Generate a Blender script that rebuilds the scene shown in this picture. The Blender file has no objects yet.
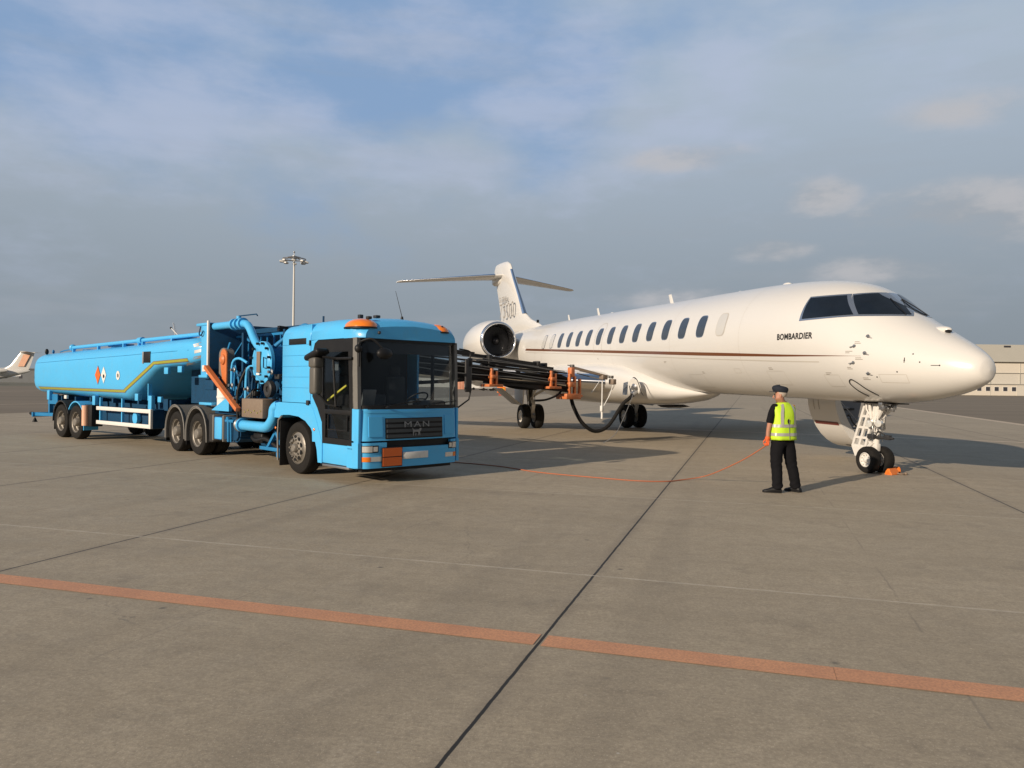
import bpy, bmesh, math, random
from mathutils import Vector, Matrix
random.seed(7)
scene = bpy.context.scene
COL = scene.collection
PI = math.pi
R = math.radians

# ------------------------------------------------------------------ materials
def mat(name, col, rough=.5, metal=0., coat=0., var=.0, vscale=3., bump=0., bscale=60., dirt=0., dirtcol=(.12,.10,.08),
        emit=None, alpha=None, spec=.5):
    m = bpy.data.materials.new(name); m.use_nodes = True
    nt = m.node_tree; N = nt.nodes; L = nt.links
    b = N['Principled BSDF']
    b.inputs['Base Color'].default_value = (*col, 1); b.inputs['Roughness'].default_value = rough
    b.inputs['Metallic'].default_value = metal; b.inputs['Coat Weight'].default_value = coat
    b.inputs['Coat Roughness'].default_value = .12
    b.inputs['Specular IOR Level'].default_value = spec
    if emit: b.inputs['Emission Color'].default_value = (*emit[0],1); b.inputs['Emission Strength'].default_value = emit[1]
    tc = N.new('ShaderNodeTexCoord')
    last = None
    if var > 0 or dirt > 0:
        no = N.new('ShaderNodeTexNoise'); no.inputs['Scale'].default_value = vscale; no.inputs['Detail'].default_value = 7
        no.inputs['Roughness'].default_value = .62
        L.new(tc.outputs['Object'], no.inputs['Vector'])
        mx = N.new('ShaderNodeMix'); mx.data_type = 'RGBA'
        a = tuple(max(0, c*(1-var)) for c in col); c2 = tuple(min(1, c*(1+var*.7)) for c in col)
        mx.inputs['A'].default_value = (*a,1); mx.inputs['B'].default_value = (*c2,1)
        L.new(no.outputs['Fac'], mx.inputs['Factor']); last = mx.outputs['Result']
        if dirt > 0:
            n2 = N.new('ShaderNodeTexNoise'); n2.inputs['Scale'].default_value = vscale*2.3; n2.inputs['Detail'].default_value = 9
            n2.inputs['Roughness'].default_value = .75
            L.new(tc.outputs['Object'], n2.inputs['Vector'])
            rp = N.new('ShaderNodeMapRange'); rp.inputs['From Min'].default_value = .5; rp.inputs['From Max'].default_value = .75
            rp.inputs['To Max'].default_value = dirt; L.new(n2.outputs['Fac'], rp.inputs['Value'])
            m2 = N.new('ShaderNodeMix'); m2.data_type = 'RGBA'; m2.inputs['B'].default_value = (*dirtcol,1)
            L.new(last, m2.inputs['A']); L.new(rp.outputs['Result'], m2.inputs['Factor']); last = m2.outputs['Result']
            ra = N.new('ShaderNodeMapRange'); ra.inputs['To Min'].default_value = rough; ra.inputs['To Max'].default_value = min(1, rough+.35)
            L.new(rp.outputs['Result'], ra.inputs['Value']); L.new(ra.outputs['Result'], b.inputs['Roughness'])
        L.new(last, b.inputs['Base Color'])
    if bump > 0:
        n3 = N.new('ShaderNodeTexNoise'); n3.inputs['Scale'].default_value = bscale; n3.inputs['Detail'].default_value = 4
        L.new(tc.outputs['Object'], n3.inputs['Vector'])
        bp = N.new('ShaderNodeBump'); bp.inputs['Strength'].default_value = bump; bp.inputs['Distance'].default_value = .01
        L.new(n3.outputs['Fac'], bp.inputs['Height']); L.new(bp.outputs['Normal'], b.inputs['Normal'])
    return m

def glass_mat(name, tint, transp, rough=.03):
    m = bpy.data.materials.new(name); m.use_nodes = True
    nt = m.node_tree; N = nt.nodes; L = nt.links
    N.remove(N['Principled BSDF']); out = N['Material Output']
    t = N.new('ShaderNodeBsdfTransparent'); t.inputs['Color'].default_value = (*tint,1)
    g = N.new('ShaderNodeBsdfGlossy'); g.inputs['Roughness'].default_value = rough; g.inputs['Color'].default_value = (.9,.95,1,1)
    lw = N.new('ShaderNodeLayerWeight'); lw.inputs['Blend'].default_value = .5
    pw = N.new('ShaderNodeMath'); pw.operation = 'POWER'; pw.inputs[1].default_value = 4.; L.new(lw.outputs['Facing'], pw.inputs[0])
    f = N.new('ShaderNodeMath'); f.operation = 'MULTIPLY_ADD'; f.inputs[1].default_value = .4; f.inputs[2].default_value = .03; L.new(pw.outputs[0], f.inputs[0])
    mx = N.new('ShaderNodeMixShader'); L.new(f.outputs[0], mx.inputs[0]); L.new(t.outputs[0], mx.inputs[1]); L.new(g.outputs[0], mx.inputs[2])
    d = N.new('ShaderNodeBsdfDiffuse'); d.inputs['Color'].default_value = (.02,.025,.03,1)
    m2 = N.new('ShaderNodeMixShader'); m2.inputs[0].default_value = 1-transp
    L.new(mx.outputs[0], m2.inputs[1]); L.new(d.outputs[0], m2.inputs[2]); L.new(m2.outputs[0], out.inputs['Surface'])
    return m

M = {}
M['blue'] = mat('truck_blue_paint', (.080,.45,.83), .38, coat=.25, var=.07, vscale=1.4, dirt=.30, dirtcol=(.15,.36,.52), spec=.3, bump=.03, bscale=9)
M['blue_old_shaded'] = mat('shaded_frame_blue', (.020,.20,.44), .45, var=.15, vscale=4, dirt=.5, dirtcol=(.03,.07,.11), spec=.3)  # old dirty blue, darkened further to put the pump module's shade into the colour
M['blue_dark'] = mat('shaded_module_blue', (.009,.055,.125), .6, var=.2, vscale=5, dirt=.6, dirtcol=(.015,.02,.026), spec=.2)  # near-black blue: deep shade of module and underframe painted into the colour
M['white'] = mat('jet_white_paint', (.655,.64,.61), .28, coat=.5, var=.02, vscale=.6, dirt=.03, dirtcol=(.5,.47,.42))
M['offwhite'] = mat('white_paint', (.72,.71,.68), .45, var=.06, vscale=6, dirt=.3, dirtcol=(.35,.32,.28))
M['gear_white'] = mat('gear_white_paint', (.68,.66,.62), .35, coat=.2, var=.08, vscale=14, dirt=.3, dirtcol=(.25,.22,.18))
M['chrome'] = mat('polished_metal', (.80,.81,.83), .13, metal=1., var=.05, vscale=3)
M['steel'] = mat('dull_steel', (.45,.45,.45), .38, metal=.9, var=.2, vscale=15)
M['silver'] = mat('wheel_silver', (.27,.25,.22), .5, metal=.5, var=.2, vscale=12, dirt=.6, dirtcol=(.12,.10,.08))
M['rubber'] = mat('tyre_rubber', (.012,.011,.010), .8, var=.25, vscale=8, dirt=.25, dirtcol=(.05,.043,.036), spec=.25, bump=.2, bscale=80)
M['black'] = mat('black_plastic', (.010,.010,.011), .5, var=.2, vscale=6, dirt=.2, dirtcol=(.04,.037,.034), spec=.3)
M['dgrey'] = mat('dark_grey_plastic', (.030,.030,.032), .5, var=.15, vscale=6, dirt=.3, dirtcol=(.07,.065,.06), spec=.35)
M['grey'] = mat('grey_plastic', (.16,.155,.145), .55, var=.15, vscale=7, dirt=.3, dirtcol=(.09,.08,.07))
M['greymirror'] = mat('mirror_housing', (.10,.095,.085), .5, var=.15, vscale=10, dirt=.3, dirtcol=(.16,.14,.12))
M['orange'] = mat('orange_paint', (.58,.17,.05), .45, var=.2, vscale=8, dirt=.35, dirtcol=(.2,.09,.05))
M['amber'] = mat('amber_lens', (.85,.22,.02), .18, coat=.6, var=.15, vscale=25)
M['redor'] = mat('hazard_orange', (.72,.14,.02), .42, var=.08, vscale=10)
M['cap_lens'] = mat('lamp_lens', (.75,.75,.72), .12, metal=.35, coat=.8, var=.25, vscale=30)
M['brownbox'] = mat('control_box_paint', (.20,.15,.11), .55, var=.15, vscale=6, dirt=.4, dirtcol=(.30,.25,.2))
M['yellow'] = mat('yellow_reflective_tape', (.36,.36,.05), .4, var=.25, vscale=20)
M['brown'] = mat('brown_stripe_paint', (.15,.055,.022), .3, coat=.5, var=.05)
M['ltgrey'] = mat('thin_grey_stripe', (.50,.47,.42), .35, var=.03)
M['fingrey'] = mat('fin_lettering_grey', (.30,.27,.23), .4, var=.03)
M['textblk'] = mat('black_lettering', (.02,.018,.016), .4, var=.05)
M['window'] = mat('cabin_glass', (.035,.045,.062), .12, coat=.4, var=.15, vscale=1.5)
M['cockpit'] = mat('cockpit_glass', (.010,.015,.024), .10, coat=.0, var=.4, vscale=4., spec=.3)
M['winframe'] = mat('window_surround_metal', (.38,.43,.50), .25, metal=.8, var=.05)
M['shade'] = mat('pulled_window_shade', (.55,.54,.51), .3, coat=.6, var=.05)
M['line'] = mat('panel_gap', (.42,.39,.34), .6, var=.1)
M['glass'] = glass_mat('cab_glass', (.78,.83,.86), .975)
M['skin'] = mat('skin', (.42,.20,.13), .55, var=.08, vscale=20)
M['hair'] = mat('grey_hair', (.42,.36,.30), .8, var=.2, vscale=60)
M['blackcloth'] = mat('black_cloth', (.008,.008,.010), .9, var=.3, vscale=12, bump=.6, bscale=14, spec=.15)
M['navy'] = mat('navy_cloth', (.010,.014,.024), .85, var=.2, vscale=12)
M['hivis'] = mat('hivis_fabric', (.52,.78,.03), .6, var=.12, vscale=9, bump=.4, bscale=14, emit=None)
M['reflect'] = mat('reflective_band', (.48,.46,.44), .35, metal=.3, var=.12, vscale=12)
M['glove'] = mat('orange_glove', (.70,.12,.03), .7, var=.15, vscale=20)
M['chock'] = mat('orange_chock', (.75,.19,.02), .5, var=.25, vscale=18, dirt=.4, dirtcol=(.25,.12,.05))
M['conc_post'] = mat('mast_paint', (.62,.61,.58), .5, var=.05)
M['hwall'] = mat('hangar_cream', (.62,.57,.49), .7, var=.05, vscale=.15)
M['hroof'] = mat('hangar_grey', (.42,.41,.37), .7, var=.06, vscale=.2)
M['hpale'] = mat('hangar_pale', (.56,.53,.47), .7, var=.05, vscale=.15)
M['hdark'] = mat('hangar_dark', (.05,.05,.06), .2, var=.2, vscale=1)
M['bldg'] = mat('far_grey_wall', (.13,.14,.15), .8, var=.2, vscale=.3)
M['bldg_pale'] = mat('far_pale_wall', (.44,.42,.39), .8, var=.15, vscale=.3)
M['red'] = mat('far_red_paint', (.45,.09,.05), .5, var=.15)
M['sign'] = mat('sign_orange', (.85,.22,.03), .4, var=.05)
M['signy'] = mat('sign_yellow', (.75,.85,.03), .4, var=.05)
M['cable'] = mat('orange_cable', (.42,.13,.06), .65, var=.2)
M['salmon'] = mat('salmon_paint', (.80,.45,.30), .4, var=.25, vscale=1.5)
M['interior'] = mat('cab_interior', (.03,.032,.036), .8, var=.2, vscale=5)
M['stripe_silver'] = mat('silver_reflective', (.40,.40,.40), .35, metal=.5, var=.1)
M['stair_grey'] = mat('stair_grey', (.18,.19,.21), .5, var=.1, vscale=8)

# ------------------------------------------------------------------ mesh helpers
def BM(): return bmesh.new()

def mi_from(bm, n0, idx):
    bm.faces.ensure_lookup_table()
    for f in bm.faces[n0:]: f.material_index = idx

def box(bm, x0, x1, y0, y1, z0, z1, bev=0., seg=2, mi=0, rot=None, piv=None):
    t = bmesh.new()
    bmesh.ops.create_cube(t, size=1.)
    for v in t.verts:
        v.co = Vector(((x0+x1)/2+v.co.x*abs(x1-x0), (y0+y1)/2+v.co.y*abs(y1-y0), (z0+z1)/2+v.co.z*abs(z1-z0)))
    if bev > 0:
        bmesh.ops.bevel(t, geom=list(t.edges), offset=bev, segments=seg, affect='EDGES', profile=.5)
    if rot is not None:
        p = Vector(piv) if piv is not None else Vector(((x0+x1)/2, (y0+y1)/2, (z0+z1)/2))
        for v in t.verts: v.co = rot @ (v.co-p) + p
    merge(bm, t, mi)

def merge(bm, t, mi=0):
    vm = {}
    for v in t.verts: vm[v.index] = None
    t.verts.ensure_lookup_table(); t.verts.index_update()
    nv = [bm.verts.new(v.co) for v in t.verts]
    for f in t.faces:
        try:
            nf = bm.faces.new([nv[v.index] for v in f.verts]); nf.material_index = mi if mi else f.material_index
        except ValueError: pass
    t.free()

def frame_of(d):
    d = Vector(d).normalized()
    up = Vector((0,0,1)) if abs(d.z) < .95 else Vector((1,0,0))
    a = d.cross(up).normalized(); b = d.cross(a).normalized()
    return a, b

def loft(bm, rings, closed=True, cap=True, mi=0):
    R_ = [[bm.verts.new(Vector(p)) for p in r] for r in rings]
    n = len(R_[0])
    for a, b in zip(R_, R_[1:]):
        for i in range(n if closed else n-1):
            j = (i+1) % n
            try: f = bm.faces.new((a[i], a[j], b[j], b[i])); f.material_index = mi
            except ValueError: pass
    if cap and closed:
        for r in (R_[0], R_[-1]):
            try: f = bm.faces.new(r); f.material_index = mi
            except ValueError: pass
    return R_

def tube(bm, pts, r, n=10, cap=True, mi=0, smooth=0):
    P = [Vector(p) for p in pts]
    if smooth and len(P) > 2:
        Q = []
        for i in range(len(P)-1):
            p0 = P[max(i-1,0)]; p1 = P[i]; p2 = P[i+1]; p3 = P[min(i+2,len(P)-1)]
            for k in range(smooth):
                t = k/smooth
                Q.append(.5*((2*p1)+(-p0+p2)*t+(2*p0-5*p1+4*p2-p3)*t*t+(-p0+3*p1-3*p2+p3)*t**3))
        Q.append(P[-1]); P = Q
    a, b = frame_of(P[1]-P[0]); rings = []
    for i, p in enumerate(P):
        if i == 0: d = P[1]-P[0]
        elif i == len(P)-1: d = P[-1]-P[-2]
        else: d = (P[i+1]-P[i]).normalized()+(P[i]-P[i-1]).normalized()
        d.normalize()
        a = (a - d*a.dot(d)).normalized(); b = d.cross(a)
        rr = r[i] if isinstance(r, (list,tuple)) and len(r) == len(P) else (r if not isinstance(r,(list,tuple)) else r[0]+(r[1]-r[0])*i/(len(P)-1))
        rings.append([p+a*rr*math.cos(2*PI*k/n)+b*rr*math.sin(2*PI*k/n) for k in range(n)])
    loft(bm, rings, True, cap, mi)

def cyl(bm, p0, p1, r, r1=None, n=20, mi=0, cap=True):
    tube(bm, [p0, p1], [r, r if r1 is None else r1], n, cap, mi)

def lathe(bm, prof, p, d, n=32, mi=0, cap=False):
    """prof: (radius, distance along d)"""
    d = Vector(d).normalized(); a, b = frame_of(d); p = Vector(p)
    rings = [[p+d*t+a*(max(r,1e-4))*math.cos(2*PI*k/n)+b*(max(r,1e-4))*math.sin(2*PI*k/n) for k in range(n)] for r, t in prof]
    loft(bm, rings, True, cap, mi)

def prism(bm, poly, axis, c0, c1, mi=0, bev=0.):
    """poly: 2D points; axis 'y': (x,z) extruded over y; 'x': (y,z) over x; 'z': (x,y) over z"""
    def P(u, v, c): return {'y': (u,c,v), 'x': (c,u,v), 'z': (u,v,c)}[axis]
    t = bmesh.new()
    loft(t, [[P(u,v,c0) for u,v in poly], [P(u,v,c1) for u,v in poly]])
    if bev > 0: bmesh.ops.bevel(t, geom=list(t.edges), offset=bev, segments=2, affect='EDGES')
    merge(bm, t, mi)

def beam(bm, p0, p1, w, h, mi=0, bev=0.):
    """box beam between two points: w horizontal, h vertical"""
    p0 = Vector(p0); p1 = Vector(p1); d = (p1-p0).normalized()
    s = d.cross(Vector((0,0,1)))
    s = s.normalized() if s.length > .01 else Vector((1,0,0)); u = s.cross(d).normalized()
    loft(bm, [[p+s*w/2*a+u*h/2*b for a, b in ((-1,-1),(1,-1),(1,1),(-1,1))] for p in (p0, p1)], mi=mi)

def ball(bm, c, r, sx=1, sy=1, sz=1, u=16, v=10, mi=0):
    t = bmesh.new(); bmesh.ops.create_uvsphere(t, u_segments=u, v_segments=v, radius=r)
    for w in t.verts: w.co = Vector((w.co.x*sx+c[0], w.co.y*sy+c[1], w.co.z*sz+c[2]))
    merge(bm, t, mi)

def obj(name, bm, mats, parent=None, smooth=True, ang=35, label=None):
    bmesh.ops.recalc_face_normals(bm, faces=bm.faces)
    me = bpy.data.meshes.new(name); bm.to_mesh(me); bm.free()
    for m in (mats if isinstance(mats, (list,tuple)) else [mats]): me.materials.append(M[m] if isinstance(m, str) else m)
    if smooth:
        for p in me.polygons: p.use_smooth = True
        me.set_sharp_from_angle(angle=R(ang))
    o = bpy.data.objects.new(name, me); COL.objects.link(o)
    if parent: o.parent = parent
    if label: o['label'] = label
    return o

def thing(name, label, cat, loc=(0,0,0), rotz=0., group=None, rot=None):
    o = bpy.data.objects.new(name, None); COL.objects.link(o); o.empty_display_size = .3
    o.location = loc; o.rotation_euler = rot if rot else (0,0,rotz)
    o['label'] = label; o['category'] = cat
    if group: o['group'] = group
    return o

def tag(o, label, cat, group=None):
    o['label'] = label; o['category'] = cat
    if group: o['group'] = group
    return o

def struct(name, bm, m):
    o = obj(name, bm, m, smooth=False); o['kind'] = 'structure'; return o

def copy_tree(o, parent=None):
    c = o.copy(); COL.objects.link(c)
    if parent: c.parent = parent
    for ch in list(o.children): copy_tree(ch, c)
    return c

def text_mesh(body, h, bold=0., sx=1., spacing=1., outline=None):
    cu = bpy.data.curves.new('lettering', 'FONT'); cu.body = body; cu.size = 1.; cu.offset = bold; cu.space_character = spacing
    cu.resolution_u = 3
    if outline:
        cu.fill_mode = 'NONE'; cu.bevel_depth = outline; cu.bevel_resolution = 0
    o = bpy.data.objects.new('lettering', cu); COL.objects.link(o)
    dg = bpy.context.evaluated_depsgraph_get(); dg.update()
    me = bpy.data.meshes.new_from_object(o.evaluated_get(dg))
    bpy.data.objects.remove(o); bpy.data.curves.remove(cu)
    xs = [v.co.x for v in me.vertices]; ys = [v.co.y for v in me.vertices]
    s = h/(max(ys)-min(ys))
    x0 = min(xs); y0 = min(ys)
    P = [((v.co.x-x0)*s*sx, (v.co.y-y0)*s) for v in me.vertices]; F = [list(p.vertices) for p in me.polygons]
    bpy.data.meshes.remove(me)
    return P, F, (max(xs)-x0)*s*sx

def text_bm(bm, T, f, mi=0):
    P, F, w = T
    V = [bm.verts.new(Vector(f(u, v))) for u, v in P]
    for q in F:
        try: nf = bm.faces.new([V[i] for i in q]); nf.material_index = mi
        except ValueError: pass

def skin_mesh(name, verts, edges, radii, mats, parent=None, sub=2, root=0):
    me = bpy.data.meshes.new(name); me.from_pydata([Vector(v) for v in verts], edges, [])
    o = bpy.data.objects.new(name, me); COL.objects.link(o)
    md = o.modifiers.new('Skin', 'SKIN'); md.use_smooth_shade = True
    if not me.skin_vertices:
        bpy.context.view_layer.update()
    for i, r in enumerate(radii):
        rr = r if isinstance(r, (tuple,list)) else (r, r)
        me.skin_vertices[0].data[i].radius = rr
        me.skin_vertices[0].data[i].use_root = (i == root)
    s = o.modifiers.new('Sub', 'SUBSURF'); s.levels = sub; s.render_levels = sub
    dg = bpy.context.evaluated_depsgraph_get(); dg.update()
    nm = bpy.data.meshes.new_from_object(o.evaluated_get(dg)); nm.name = name
    bpy.data.objects.remove(o); bpy.data.meshes.remove(me)
    nm.materials.clear()
    for m in (mats if isinstance(mats,(list,tuple)) else [mats]): nm.materials.append(M[m])
    for p in nm.polygons: p.use_smooth = True; p.material_index = 0
    n = bpy.data.objects.new(name, nm); COL.objects.link(n)
    if parent: n.parent = parent
    return n
M['emblem'] = mat('emblem_grey', (.22,.23,.24), .45, metal=.3, var=.1)
M['grillebar'] = mat('grille_plastic', (.045,.052,.058), .45, var=.1, dirt=.3, dirtcol=(.09,.09,.09), spec=.3)

def split_loose(o):
    """every separate piece of a mesh becomes an object of its own beside it"""
    bm = bmesh.new(); bm.from_mesh(o.data); bm.verts.ensure_lookup_table(); seen = set(); isl = []
    for v in bm.verts:
        if v.index in seen: continue
        st = [v]; g = set([v.index]); seen.add(v.index)
        while st:
            w = st.pop()
            for e in w.link_edges:
                q = e.other_vert(w)
                if q.index not in seen: seen.add(q.index); g.add(q.index); st.append(q)
        isl.append(g)
    bm.free()
    if len(isl) < 2: return
    src = o.data
    for k, g in enumerate(isl):
        b = bmesh.new(); b.from_mesh(src); b.verts.ensure_lookup_table()
        bmesh.ops.delete(b, geom=[v for v in b.verts if v.index not in g], context='VERTS')
        me = src.copy(); b.to_mesh(me); b.free()
        if k == 0: o.data = me
        else:
            n = o.copy(); n.data = me; COL.objects.link(n); n.parent = o.parent
# ------------------------------------------------------------------ ground
G1 = Vector((.2948,.9556,0)); G2 = Vector((.9556,-.2948,0))     # directions of the slab grid
def gp(g2, g1, z=0): p = G2*g2+G1*g1; return (p.x, p.y, z)

def concrete_mat():
    m = bpy.data.materials.new('apron_concrete'); m.use_nodes = True
    nt = m.node_tree; N = nt.nodes; L = nt.links; b = N['Principled BSDF']
    tc = N.new('ShaderNodeTexCoord')
    def math_(op, a, b_=None, c=None):
        n = N.new('ShaderNodeMath'); n.operation = op
        for i, v in enumerate((a, b_, c)):
            if v is None: continue
            if isinstance(v, (int,float)): n.inputs[i].default_value = v
            else: L.new(v, n.inputs[i])
        return n.outputs[0]
    def noise(scale, detail=5, rough=.6, vec=None, dist=0.):
        n = N.new('ShaderNodeTexNoise'); n.inputs['Scale'].default_value = scale; n.inputs['Detail'].default_value = detail
        n.inputs['Roughness'].default_value = rough; n.inputs['Distortion'].default_value = dist
        L.new(vec if vec else tc.outputs['Object'], n.inputs['Vector']); return n.outputs['Fac']
    def mix(fac, a, c, blend='MIX'):
        n = N.new('ShaderNodeMix'); n.data_type = 'RGBA'; n.blend_type = blend
        for k, v in (('Factor', fac), ('A', a), ('B', c)):
            if isinstance(v, (int,float)): n.inputs[k].default_value = v
            elif isinstance(v, tuple): n.inputs[k].default_value = (*v,1)
            else: L.new(v, n.inputs[k])
        return n.outputs['Result']
    def rng(v, a, b_, c, d):
        n = N.new('ShaderNodeMapRange'); n.inputs[1].default_value = a; n.inputs[2].default_value = b_
        n.inputs[3].default_value = c; n.inputs[4].default_value = d; L.new(v, n.inputs[0]); return n.outputs[0]
    def dot(v):
        n = N.new('ShaderNodeVectorMath'); n.operation = 'DOT_PRODUCT'; n.inputs[1].default_value = v
        L.new(tc.outputs['Object'], n.inputs[0]); return n.outputs['Value']
    u = dot(tuple(G2)); v = dot(tuple(G1))
    # slab ids
    fu = math_('FLOOR', math_('DIVIDE', math_('ADD', u, 1.31), 5.03)); fv = math_('FLOOR', math_('DIVIDE', math_('SUBTRACT', v, 6.82), 4.96))
    cb = N.new('ShaderNodeCombineXYZ'); L.new(fu, cb.inputs[0]); L.new(fv, cb.inputs[1])
    wn = N.new('ShaderNodeTexWhiteNoise'); wn.noise_dimensions = '3D'; L.new(cb.outputs[0], wn.inputs['Vector'])
    base = mix(noise(.35, 4, .6), (.425,.357,.255), (.55,.462,.335))
    base = mix(rng(wn.outputs['Value'], 0, 1, 0, .55), base, mix(wn.outputs['Value'], (.385,.325,.232), (.61,.51,.365)))
    # broom finish streaks across the slab
    mp = N.new('ShaderNodeCombineXYZ'); L.new(math_('MULTIPLY', u, 2.2), mp.inputs[0]); L.new(math_('MULTIPLY', v, 26.), mp.inputs[1])
    base = mix(rng(noise(1., 6, .7, mp.outputs[0]), .3, .7, 0, .32), base, (.275,.225,.155))
    mp2 = N.new('ShaderNodeCombineXYZ'); L.new(math_('MULTIPLY', u, .25), mp2.inputs[0]); L.new(math_('MULTIPLY', v, 1.6), mp2.inputs[1])
    base = mix(rng(noise(1., 5, .6, mp2.outputs[0]), .35, .7, 0, .4), base, (.285,.235,.162))
    # soft long wheel tracks
    mp3 = N.new('ShaderNodeCombineXYZ'); L.new(math_('MULTIPLY', u, 1.1), mp3.inputs[0]); L.new(math_('MULTIPLY', v, .05), mp3.inputs[1])
    base = mix(rng(noise(1., 3, .5, mp3.outputs[0], 0.4), .56, .72, 0, .35), base, (.20,.168,.122))
    # stains and speckle
    base = mix(rng(noise(1.3, 8, .72), .56, .74, 0, .55), base, (.16,.135,.105))
    base = mix(rng(noise(.9, 8, .7, None, 1.), .55, .75, 0, .5), base, (.60,.51,.38))
    base = mix(rng(noise(34, 6, .8), .38, .68, 0, .62), base, (.17,.14,.105))
    base = mix(rng(noise(7., 7, .75), .42, .70, 0, .40), base, (.20,.165,.12))
    base = mix(rng(noise(75, 3, .7), .58, .70, 0, .6), base, (.66,.57,.44))
    vo = N.new('ShaderNodeTexVoronoi'); vo.inputs['Scale'].default_value = 2.6; L.new(tc.outputs['Object'], vo.inputs['Vector'])
    base = mix(rng(vo.outputs['Distance'], .012, .03, .6, 0), base, (.55,.52,.46))
    vo2 = N.new('ShaderNodeTexVoronoi'); vo2.inputs['Scale'].default_value = 1.3; L.new(tc.outputs['Object'], vo2.inputs['Vector'])
    base = mix(rng(vo2.outputs['Distance'], .015, .05, .7, 0), base, (.09,.08,.07))
    wob = rng(noise(6., 3), 0, 1, -.006, .006); wob2 = rng(noise(7., 6, .8), 0, 1, -.02, .02)
    # sealed dark joints along G1
    def joint(c, off, per, w, wv):
        t = math_('ADD', math_('ADD', c, -off), wv)
        m_ = math_('ABSOLUTE', math_('SUBTRACT', t, math_('MULTIPLY', math_('ROUND', math_('DIVIDE', t, per)), per)))
        return m_
    ju = joint(u, -1.31, 5.03, 0, wob)
    base = mix(math_('MULTIPLY', rng(ju, .012, .10, .5, 0), rng(noise(2.3, 5), .35, .7, .2, 1)), base, (.17,.14,.11))
    base = mix(rng(ju, .009, .013, 1, 0), base, (.022,.02,.018))
    jc = joint(u, 1.2, 5.03, 0, wob2)
    base = mix(math_('MULTIPLY', rng(jc, .004, .012, .4, 0), rng(noise(1.1, 4), .45, .6, 0, 1)), base, (.15,.13,.11))
    jv = joint(v, 6.82, 4.96, 0, wob2)
    pale = math_('MULTIPLY', rng(jv, .006, .020, 1, 0), rng(noise(3.1, 6, .8), .35, .60, .3, 1))
    base = mix(pale, base, (.66,.58,.46))
    base = mix(rng(jv, .003, .006, .55, 0), base, (.10,.09,.08))
    # hairline cracks
    vc = N.new('ShaderNodeTexVoronoi'); vc.feature = 'DISTANCE_TO_EDGE'; vc.inputs['Scale'].default_value = .23
    nd = N.new('ShaderNodeVectorMath'); nd.operation = 'ADD'; nz = N.new('ShaderNodeTexNoise'); nz.inputs['Scale'].default_value = 1.5
    nz.inputs['Detail'].default_value = 6; L.new(tc.outputs['Object'], nz.inputs['Vector']); L.new(tc.outputs['Object'], nd.inputs[0]); L.new(nz.outputs['Color'], nd.inputs[1])
    L.new(nd.outputs[0], vc.inputs['Vector'])
    base = mix(math_('MULTIPLY', rng(vc.outputs['Distance'], .0005, .0018, .55, 0), rng(noise(.21, 2), .5, .6, 0, 1)), base, (.11,.10,.09))
    L.new(base, b.inputs['Base Color'])
    L.new(rng(noise(2., 4), .2, .8, .68, .86), b.inputs['Roughness'])
    bp = N.new('ShaderNodeBump'); bp.inputs['Strength'].default_value = .35; bp.inputs['Distance'].default_value = .004
    L.new(math_('ADD', noise(110, 4, .7), math_('MULTIPLY', noise(1., 5, .7, mp.outputs[0]), .8)), bp.inputs['Height']); L.new(bp.outputs['Normal'], b.inputs['Normal'])
    return m
M['concrete'] = concrete_mat()

def asphalt_mat(name, c0, c1):
    m = mat(name, c0, .85); nt = m.node_tree; N = nt.nodes; L = nt.links; b = N['Principled BSDF']
    tc = N['Texture Coordinate']
    mp = N.new('ShaderNodeMapping'); mp.inputs['Rotation'].default_value = (0,0,R(17.1)); mp.inputs['Scale'].default_value = (.03,.4,1)
    L.new(tc.outputs['Object'], mp.inputs[0])
    n = N.new('ShaderNodeTexNoise'); n.inputs['Scale'].default_value = .35; n.inputs['Detail'].default_value = 6; L.new(mp.outputs[0], n.inputs['Vector'])
    n2 = N.new('ShaderNodeTexNoise'); n2.inputs['Scale'].default_value = 14.; n2.inputs['Detail'].default_value = 5; L.new(tc.outputs['Object'], n2.inputs['Vector'])
    ad = N.new('ShaderNodeMath'); ad.operation = 'MULTIPLY_ADD'; ad.inputs[1].default_value = .35; L.new(n2.outputs['Fac'], ad.inputs[0]); L.new(n.outputs['Fac'], ad.inputs[2])
    r = N.new('ShaderNodeMapRange'); r.inputs[1].default_value = .4; r.inputs[2].default_value = .9; L.new(ad.outputs[0], r.inputs[0])
    x = N.new('ShaderNodeMix'); x.data_type = 'RGBA'; x.inputs['A'].default_value = (*c0,1); x.inputs['B'].default_value = (*c1,1)
    L.new(r.outputs[0], x.inputs['Factor']); L.new(x.outputs['Result'], b.inputs['Base Color'])
    return m
M['asphalt'] = asphalt_mat('taxiway_asphalt', (.15,.120,.083), (.225,.182,.128))
M['far'] = asphalt_mat('far_field', (.13,.125,.085), (.17,.155,.11))

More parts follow.
